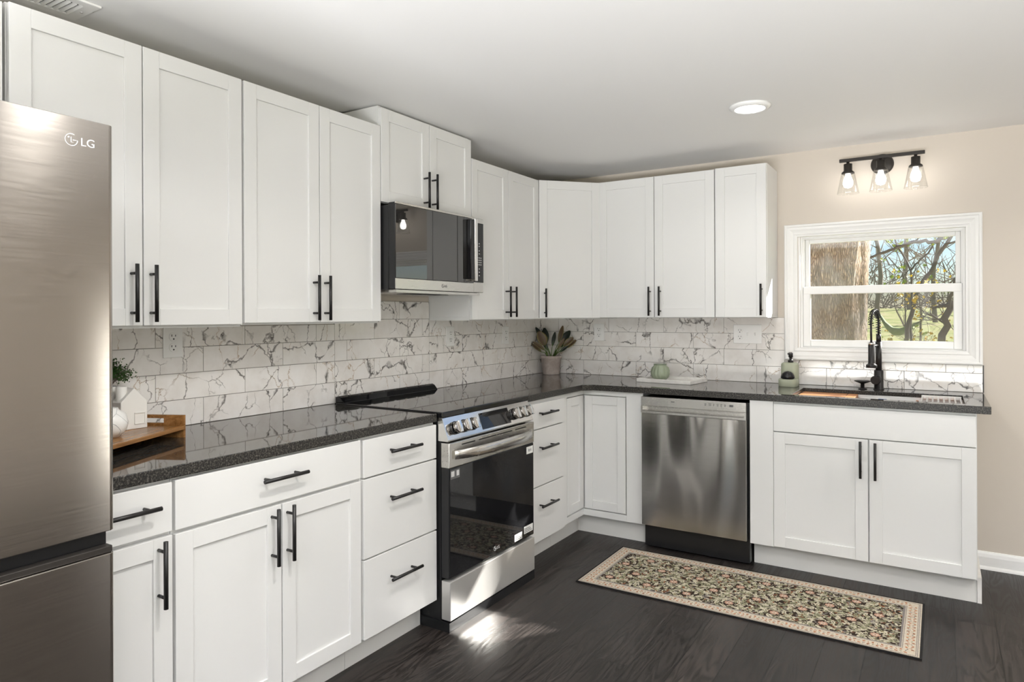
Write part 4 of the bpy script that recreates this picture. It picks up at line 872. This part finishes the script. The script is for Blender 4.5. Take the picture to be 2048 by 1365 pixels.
# ------------------------------------------------------------------ rug with a woven floral pattern
def rug():
    x0, x1, y0, y1 = 0.912, 2.390, -1.287, -0.706; res = 0.0028
    nx, ny = int((x1 - x0) / res), int((y1 - y0) / res); g = np.random.default_rng(5)
    X, Y = np.meshgrid((np.arange(nx) + 0.5) * res, (np.arange(ny) + 0.5) * res); Wd, Hd = nx * res, ny * res
    img = np.zeros((ny, nx, 3)); cream = np.array((0.54, 0.475, 0.385)); dark = np.array((0.040, 0.028, 0.022)); sage = np.array((0.25, 0.245, 0.155)); pink = np.array((0.44, 0.27, 0.20)); rust = np.array((0.29, 0.125, 0.065)); grey = np.array((0.20, 0.18, 0.17)); lc = np.array((0.52, 0.475, 0.36))
    e = np.minimum(np.minimum(X, Wd - X), np.minimum(Y, Hd - Y)); img[:] = dark
    def ell(cx, cy, a, b_, th, col, fold=False):
        r_ = max(a, b_) * 1.05; i0, i1 = max(int((cx - r_) / res), 0), min(int((cx + r_) / res) + 2, nx); j0, j1 = max(int((cy - r_) / res), 0), min(int((cy + r_) / res) + 2, ny)
        if i1 <= i0 or j1 <= j0: return
        dx, dy = X[j0:j1, i0:i1] - cx, Y[j0:j1, i0:i1] - cy; u = dx * math.cos(th) + dy * math.sin(th); v = -dx * math.sin(th) + dy * math.cos(th)
        m = (u / a) ** 2 + (v / b_) ** 2 < 1
        if fold: m &= ~((np.abs(v - b_ * 0.1) < res * 0.55) & (u < a * 0.6))
        img[j0:j1, i0:i1][m] = col
    bw = 0.074                                         # border width
    for k in range(4300):                               # scattered fill leaves
        cx, cy = g.uniform(bw, Wd - bw), g.uniform(bw, Hd - bw); c = (sage, lc, sage * 0.8, lc * 0.85, rust * 0.8, grey)[g.integers(0, 6) if g.random() < 0.75 else 1]
        ell(cx, cy, g.uniform(0.006, 0.013), g.uniform(0.0022, 0.0048), g.uniform(0, 3.14), c)
    px, py = 0.200, 0.215; off = 0.5
    for j in range(-1, 5):
        for i in range(-1, 10):
            cx = 0.115 + (i + (0.5 if j % 2 else 0)) * px; cy = Hd / 2 + (j - 1.5) * py * 0.5
            if not (bw + 0.02 < cx < Wd - bw - 0.02 and bw + 0.02 < cy < Hd - bw - 0.02): continue
            for q in range(14):                         # big acanthus leaves sweeping around each bloom
                a = q * 2 * math.pi / 14; rr = 0.050 + 0.012 * (q % 2); ell(cx + rr * 1.15 * math.cos(a), cy + rr * 0.9 * math.sin(a), 0.019, 0.0075, a + 0.9, (lc, sage)[q % 2], True)
            ell(cx, cy, 0.027, 0.023, 0, dark)
            for q in range(8):
                a = q * math.pi / 4 + 0.3; ell(cx + 0.0135 * math.cos(a), cy + 0.012 * math.sin(a), 0.0078, 0.006, a, pink * (1.0 + 0.15 * (q % 2)))
            ell(cx, cy, 0.009, 0.008, 0, cream); ell(cx, cy, 0.004, 0.004, 0, rust)
    m = e < bw; img[m] = cream
    m2 = (e > 0.058) & (e < bw); img[m2] = grey * 1.1; img[(e > 0.062) & (e < 0.065)] = cream; img[(e > 0.069) & (e < 0.071)] = cream
    m3 = (e > 0.006) & (e < 0.013); img[m3] = grey * 1.15; img[(e > 0.009) & (e < 0.0105)] = cream
    per = []
    st = 0.0165
    for i in range(int((Wd - 0.05) / st)): per += [(0.025 + i * st, 0.035, 0), (0.025 + i * st, Hd - 0.035, 0)]
    for i in range(int((Hd - 0.10) / st)): per += [(0.035, 0.055 + i * st, 1), (Wd - 0.035, 0.055 + i * st, 1)]
    for n_, (cx, cy, o_) in enumerate(per):
        s_ = 0.011 * (1 if n_ % 4 < 2 else -1); dx, dy = (0, s_) if o_ == 0 else (s_, 0)
        ell(cx + dx, cy + dy, 0.0065, 0.0048, g.uniform(0, 3), rust * g.uniform(0.8, 1.5)); ell(cx - dx * 0.6, cy - dy * 0.6, 0.0065, 0.0024, g.uniform(0, 3), (sage, rust * 1.3, grey)[n_ % 3]); ell(cx + g.uniform(-.006, .006), cy + g.uniform(-.012, .012), 0.004, 0.002, g.uniform(0, 3), pink)
    img *= g.uniform(0.82, 1.12, (ny, nx, 1)); img = np.clip(img, 0, 1)
    root = thing('area_rug', 'dark floral runner rug with cream border on the wood floor', 'rug', (0, 0, 0))
    th = 0.0055; V = np.zeros((ny + 1, nx + 1, 3)); V[..., 0] = x0 + np.arange(nx + 1)[None] * res; V[..., 1] = y0 + np.arange(ny + 1)[:, None] * res; V[..., 2] = th
    me = bpy.data.meshes.new('pile'); nv = (nx + 1) * (ny + 1); me.vertices.add(nv); me.vertices.foreach_set('co', V.ravel())
    J, I_ = np.meshgrid(np.arange(ny), np.arange(nx), indexing='ij'); a = J * (nx + 1) + I_; quads = np.stack([a, a + 1, a + nx + 2, a + nx + 1], -1).reshape(-1)
    nf = nx * ny; me.loops.add(nf * 4); me.loops.foreach_set('vertex_index', quads.astype(np.int32)); me.polygons.add(nf); me.polygons.foreach_set('loop_start', np.arange(0, nf * 4, 4, dtype=np.int32)); me.update(calc_edges=True)
    at = me.attributes.new('weave', 'FLOAT_COLOR', 'FACE'); at.data.foreach_set('color', np.concatenate([img, np.ones((ny, nx, 1))], -1).ravel().astype(np.float32))
    o = bpy.data.objects.new('pile', me); C.objects.link(o); me.materials.append(M['rug']); o.parent = root
    b = MB(); X0, X1, Y0, Y1 = x0, x0 + nx * res, y0, y0 + ny * res; q = 0.008
    for a_, c_ in (((X0 - q, Y0 - q), (X1 + q, Y0)), ((X0 - q, Y1), (X1 + q, Y1 + q)), ((X0 - q, Y0), (X0, Y1)), ((X1, Y0), (X1 + q, Y1))): b.box((*a_, 0.0), (*c_, 0.0062))
    b.build('binding', 'rugedge', root); MB().box((X0, Y0, 0.0002), (X1, Y1, 0.0045)).build('backing', 'rugedge', root)
rug()

# ------------------------------------------------------------------ lights and vent
def can_light(label, x, y, power):
    r = thing('recessed_light', label, 'ceiling light', (x, y, CZ - 0.012), 0, 'recessed ceiling lights')
    b = MB(); b.lathe([(0.068, -0.004), (0.074, -0.006), (0.092, 0.004), (0.093, 0.012), (0.064, 0.012)], n=48); b.build('trim_ring', 'trimw', r)
    b = MB(); b.lathe([(0.0, -0.010), (0.03, -0.009), (0.055, -0.006), (0.069, 0.000), (0.069, 0.004)], n=48); b.build('diffuser', 'diffuser', r)
    l = lamp('can_lamp', 'AREA', (x, y, CZ - 0.030), power, (1.0, 0.965, 0.91), aim=(0, 0, -1), shape='DISK', size=0.13); l.data.spread = R(150)
    return r
can_light('round recessed ceiling light in view above the counter corner', 1.712, -1.082, 4)
for x, y in ((3.6, -1.1), (1.75, -3.2), (3.6, -3.2), (1.75, -5.3), (3.6, -5.3)): can_light('round recessed ceiling light elsewhere in the room', x, y, 15)
r = thing('vanity_light', 'three-lamp dark bronze wall light above the window', 'wall light', (2.187, 0, 2.187))
b = MB(); b.lathe([(0.0, 0.020), (0.045, 0.020), (0.054, 0.014), (0.058, 0.0)], (0, -0.0005, 0), 40, 'Y'); b.build('backplate', 'bronze', r)
b = MB(); b.cyl((0, -0.015, 0.010), (0, -0.115, 0.016), 0.010); b.build('arm', 'bronze', r)
MB().box((-0.206, -0.130, 0.010), (0.208, -0.112, 0.028), 0.002).build('crossbar', 'bronze', r)
for x in (-0.162, 0.0, 0.165):
    b = MB(); b.lathe([(0.0, 0.010), (0.008, 0.010), (0.008, 0.0), (0.022, -0.002), (0.022, -0.040), (0.032, -0.048), (0.034, -0.056), (0.018, -0.058), (0, -0.058)], (x, -0.121, 0), 28); s = b.build('lamp_socket', 'bronze', r)
    b = MB(); b.lathe([(0.033, -0.055), (0.036, -0.060), (0.056, -0.163), (0.0572, -0.1665), (0.0562, -0.1685), (0.0545, -0.166), (0.0345, -0.062)], (x, -0.121, 0), 40); b.build('glass_shade', 'shade', s)
    b = MB(); b.lathe([(0.012, -0.058), (0.014, -0.070), (0.024, -0.095), (0.026, -0.110), (0.020, -0.130), (0.0, -0.138)], (x, -0.121, 0), 24); bo = b.build('bulb', 'bulb', s)
r = thing('ceiling_vent', 'metal ceiling air vent at the top left corner', 'air vent', (0.160, -3.43, CZ))
b = MB(); b.slab([-0.083, -0.050, 0.050, 0.083], [-0.19, -0.150, 0.150, 0.19], lambda x, y: not (abs(x) < 0.05 and abs(y) < 0.15), -0.008, -0.0005); b.build('frame', 'plate', r, bevel=0.002)
for i in range(17):
    y = -0.144 + i * 0.018; b = MB(); b.prism([(y, -0.002), (y + 0.0015, -0.002), (y + 0.0085, -0.0095), (y + 0.007, -0.0095)], -0.050, 0.050, Mx); b.build('louvre', 'plate', r)
MB().box((-0.05, -0.15, -0.0015), (0.05, 0.15, -0.0006)).build('duct', 'dark', r)
for y in (-0.17, 0.17): MB().lathe([(0.0, -0.0105), (0.004, -0.0095), (0.0045, -0.008)], (0, y, 0), 12).build('screw', 'chrome', r)

# ------------------------------------------------------------------ outdoors through the kitchen window
GZ = -0.20
def gz(y): return GZ + 0.062 * max(0.0, min(y - 1.0, 29.0))
b = MB(); ys_ = [-45, 1.0, 6, 12, 18, 24, 30, 80]; g_ = [[b.bm.verts.new((x, y, gz(y) - dz)) for y in ys_] for dz in (0, 0.3) for x in (-45, 0, 60)]
for k in (0, 1):
    for q in range(len(ys_) - 1): f4 = [g_[k][q], g_[k + 1][q], g_[k + 1][q + 1], g_[k][q + 1]]; b.bm.faces.new(f4)
struct(b.build('lawn', 'lawn'))
r = thing('tree', 'huge furrowed tree trunk close outside the left half of the window', 'tree', (1.50, 2.35, GZ))
b = MB(); n, m_ = 110, 70; rows = []
for j in range(m_ + 1):
    z = j / m_ * 4.6; cx = (z - 1.8) * 0.055; rad = 0.40 + 0.16 * math.exp(-z * 1.3); row = []
    for i in range(n):
        a = 2 * math.pi * i / n; nz = noise.noise(Vector((math.cos(a) * 3.2, math.sin(a) * 3.2, z * 0.9))) * 0.035 + noise.noise(Vector((math.cos(a) * 16, math.sin(a) * 16, z * 2.6))) * 0.018
        row.append(b.bm.verts.new((cx + (rad + nz) * math.cos(a), (rad + nz) * math.sin(a), z)))
    rows.append(row)
for A_, B_ in zip(rows, rows[1:]):
    for i in range(n): fc = b.bm.faces.new((A_[i], A_[(i + 1) % n], B_[(i + 1) % n], B_[i])); fc.smooth = True
b.build('trunk', 'bark', r)
def grow(b, rg, p, d, L_, rad, depth, tips, spread=0.55, up=0.15):
    n = 4; pts = [p.copy()]; q = p.copy(); dd = d.copy()
    for i in range(n):
        dd = (dd + Vector((rg.gauss(0, 0.13), rg.gauss(0, 0.13), rg.gauss(0, 0.10) + up * 0.15))).normalized(); q = q + dd * L_ / n; pts.append(q.copy())
    b.tube(pts, [rad * (1 - 0.4 * k / n) for k in range(n + 1)], 5 if depth < 3 else 7, cap=False)
    if depth == 0: tips.append(q); return
    for k in range(3 if depth > 1 else 4):
        s = pts[rg.randint(2, n)] if k else pts[-1]; nd = (dd + Vector((rg.gauss(0, spread), rg.gauss(0, spread), rg.gauss(0, spread) * 0.8 + up))).normalized()
        grow(b, rg, s, nd, L_ * rg.uniform(0.55, 0.8), rad * 0.58, depth - 1, tips, spread, up)
def spray(b, rg, pts, rad, tips, n=5, L_=0.5, depth=2, spread=0.6):
    pts = [Vector(p) for p in pts]
    sm = resample(pts, max(6, len(pts) * 3)); sm = [p + Vector((rg.gauss(0, rad * 0.25), rg.gauss(0, rad * 0.5), rg.gauss(0, rad * 0.25))) for p in sm]
    b.tube(sm, [rad * (1 - 0.45 * k / len(sm)) for k in range(len(sm))], 8, cap=False)
    for k in range(n):
        p = rg.choice(sm[2:]); d = Vector((rg.gauss(0, 1), rg.gauss(0, 0.5), rg.gauss(0.3, 0.8))).normalized()
        grow(b, rg, p, d, L_ * rg.uniform(0.7, 1.3), max(rad * 0.22, 0.006), depth, tips, spread, 0.1)
def blossoms(r, rg, tips, mat, n, size, jit=0.08):
    b = MB()
    for k in range(n):
        c = rg.choice(tips) + Vector((rg.gauss(0, jit), rg.gauss(0, jit), rg.gauss(0, jit)))
        for w_ in range(4):
            u = Vector((rg.gauss(0, 1), rg.gauss(0, 1), rg.gauss(0, 1))).normalized(); v = u.orthogonal().normalized(); s = size * rg.uniform(0.6, 1.2); o_ = Vector((rg.gauss(0, size * .6), rg.gauss(0, size * .6), rg.gauss(0, size * .6)))
            b.bm.faces.new([b.bm.verts.new(c + o_ + u * s), b.bm.verts.new(c + o_ + v * s), b.bm.verts.new(c + o_ - u * s), b.bm.verts.new(c + o_ - v * s)])
    tag(b.build('blossom', mat, r), kind='stuff')
TG = 'trees outside the window'
def tree(label, loc, parts, seed, mat, leafmat=None, nl=0, ls=0.03, jit=0.08):
    z0 = gz(loc[1]); r = thing('tree', label, 'tree', (loc[0], loc[1], z0), 0, TG); rg = random.Random(seed); b = MB(); tips = []
    for pts, rad, n, L_, dep in parts: spray(b, rg, [Vector(p) - Vector((loc[0], loc[1], z0)) for p in pts], rad, tips, n, L_, dep)
    b.build('branches', mat, r)
    if leafmat: blossoms(r, rg, tips, leafmat, nl, ls, jit)
    return r
tree('leaning bare tree whose limbs cross the upper right of the window view', (2.02, 6.0), [
    ([(2.02, 6.0, GZ), (2.08, 6.0, 1.0), (2.184, 6.0, 1.594), (2.23, 6.0, 1.711), (2.325, 6.0, 1.839), (2.397, 6.0, 1.978), (2.464, 6.0, 2.117), (2.518, 6.0, 2.23), (2.573, 6.0, 2.323), (2.70, 6.0, 2.45), (3.0, 6.1, 2.8)], 0.034, 3, 0.26, 2),
    ([(2.573, 6.0, 2.323), (2.519, 6.0, 2.32), (2.409, 6.0, 2.275), (2.299, 6.0, 2.295), (2.187, 6.0, 2.295), (2.073, 6.0, 2.256), (1.958, 6.0, 2.217), (1.70, 6.0, 2.12), (1.4, 6.0, 2.1)], 0.026, 3, 0.24, 2),
    ([(2.529, 6.0, 2.242), (2.706, 6.0, 2.283), (2.95, 6.0, 2.33)], 0.014, 3, 0.2, 1),
    ([(2.187, 6.0, 2.295), (2.30, 6.0, 2.42), (2.42, 6.0, 2.50)], 0.010, 2, 0.2, 1)], 4, M['bark2'], 'leafyg', 16, 0.016, 0.05)
tree('slim bare forked sapling in the middle of the window view', (2.07, 8.0), [
    ([(2.07, 8.0, GZ), (2.076, 8.0, 1.252), (2.085, 8.0, 1.762), (2.079, 8.0, 2.036), (1.984, 8.0, 2.237), (1.896, 8.0, 2.439), (1.80, 8.0, 2.7)], 0.022, 5, 0.36, 2),
    ([(2.079, 8.0, 2.036), (2.2, 8.0, 2.187), (2.32, 8.0, 2.298), (2.387, 8.0, 2.456), (2.498, 8.0, 2.557)], 0.016, 3, 0.32, 2)], 9, M['bark2'], 'leafyg', 14, 0.03, 0.08)
tree('low bare sapling with yellow-green buds beside the huge trunk', (1.93, 10.0), [
    ([(1.92, 10.0, GZ), (1.92, 10.0, 1.78), (1.92, 10.0, 2.05), (1.79, 10.0, 2.2), (1.66, 10.0, 2.4)], 0.016, 5, 0.25, 2),
    ([(1.92, 10.0, 2.05), (2.02, 10.0, 2.2), (2.08, 10.0, 2.34)], 0.010, 3, 0.3, 1)], 12, M['bark2'], 'leafyg', 26, 0.032, 0.07)
tree('dark trunk with yellow flowers at the lower right of the window view', (2.47, 5.0), [
    ([(2.47, 5.0, GZ), (2.44, 5.0, 0.6), (2.47, 5.0, 0.983), (2.50, 5.0, 1.187), (2.545, 5.0, 1.361), (2.57, 5.0, 1.50)], 0.062, 7, 0.30, 2),
    ([(2.545, 5.0, 1.361), (2.56, 5.0, 1.55), (2.61, 5.0, 1.735), (2.75, 5.0, 1.95)], 0.022, 5, 0.25, 2),
    ([(2.555, 5.0, 1.448), (2.461, 5.0, 1.437), (2.402, 5.0, 1.414)], 0.024, 3, 0.2, 1)], 21, M['bark2'], 'flower', 120, 0.015, 0.05)
tree('yellow-flowering shrub further back near the hammock', (2.15, 12.5), [
    ([(2.15, 12.5, GZ), (2.1, 12.5, 0.9), (2.12, 12.5, 1.5)], 0.03, 12, 0.45, 2), ([(2.15, 12.5, 0.4), (1.8, 12.5, 1.1), (1.62, 12.5, 1.55)], 0.02, 8, 0.4, 2)], 31, M['bark3'], 'flower', 46, 0.035, 0.09)
tree('bare tree beyond the right end of the window, outside the picture', (5.9, 5.2), [
    ([(5.9, 5.2, gz(5.2)), (5.95, 5.2, 2.5), (5.8, 5.2, 4.2), (6.0, 5.2, 6.5)], 0.10, 5, 0.8, 2)], 55, M['bark2'])
rg = random.Random(77)
for i, (x, y, h_, rd, lb) in enumerate(((0.5, 24, 5.2, 0.12, 'tall bare pale tree on the rise, seen just right of the huge trunk'), (2.35, 21, 4.6, 0.10, 'bare pale tree on the rise, seen at the right side of the window'), (1.35, 29, 5.6, 0.15, 'farthest bare pale tree on the rise, mid window'))):
    tree(lb, (x, y), [([(x, y, gz(y)), (x + rg.uniform(-.2, .2), y, gz(y) + 1.5), (x + rg.uniform(-.4, .4), y, h_)], rd * 0.8, 6, 0.9, 2)], 100 + i, M['bark3'])
b = MB()
for i in range(900):
    x, y = rg.uniform(-12, 7), rg.uniform(33, 42); z = gz(y) + 0.02 + rg.uniform(0, 1) ** 2 * 2.6; L_ = rg.uniform(0.6, 1.8); d = Vector((rg.gauss(0, 0.6), 0, rg.uniform(0.3, 1))).normalized()
    b.tube([(x, y, z), (x + d.x * L_ * .5 + rg.gauss(0, .1), y, z + d.z * L_ * .5), (x + d.x * L_, y, z + d.z * L_)], [0.032, 0.020, 0.008], 4, cap=False)
tag(b.build('outside_thicket', 'bark3'), 'tangle of pale bare undergrowth far beyond the lawn', 'undergrowth', kind='stuff')
r = thing('hammock', 'faded green hammock slung outside in the lower half of the window', 'hammock', (0, 0, 0))
b = MB(); rows = []
hp = resample([Vector(p) for p in ((1.55, 9.0, 1.36), (1.665, 9.0, 1.13), (1.771, 9.0, 1.02), (1.882, 9.0, 1.01), (2.03, 9.0, 1.076), (2.176, 9.0, 1.203), (2.306, 9.0, 1.371))], 26)
for i, p in enumerate(hp):
    u = i / 25; w_ = 0.02 + 0.085 * math.sin(math.pi * min(1, u * 1.25)) ** 0.7 if u < 0.8 else 0.02
    rows.append([b.bm.verts.new(p + Vector((0, 0.10 * (k - 2) * (w_ / 0.1), w_ * ((k - 2) ** 2 / 4.0 - 0.3) * 1.2))) for k in range(5)])
for A_, B_ in zip(rows, rows[1:]):
    for k in range(4): fc = b.bm.faces.new((A_[k], A_[k + 1], B_[k + 1], B_[k])); fc.smooth = True
o = b.build('sling', 'hammock', r); o.modifiers.new('t', 'SOLIDIFY').thickness = 0.006
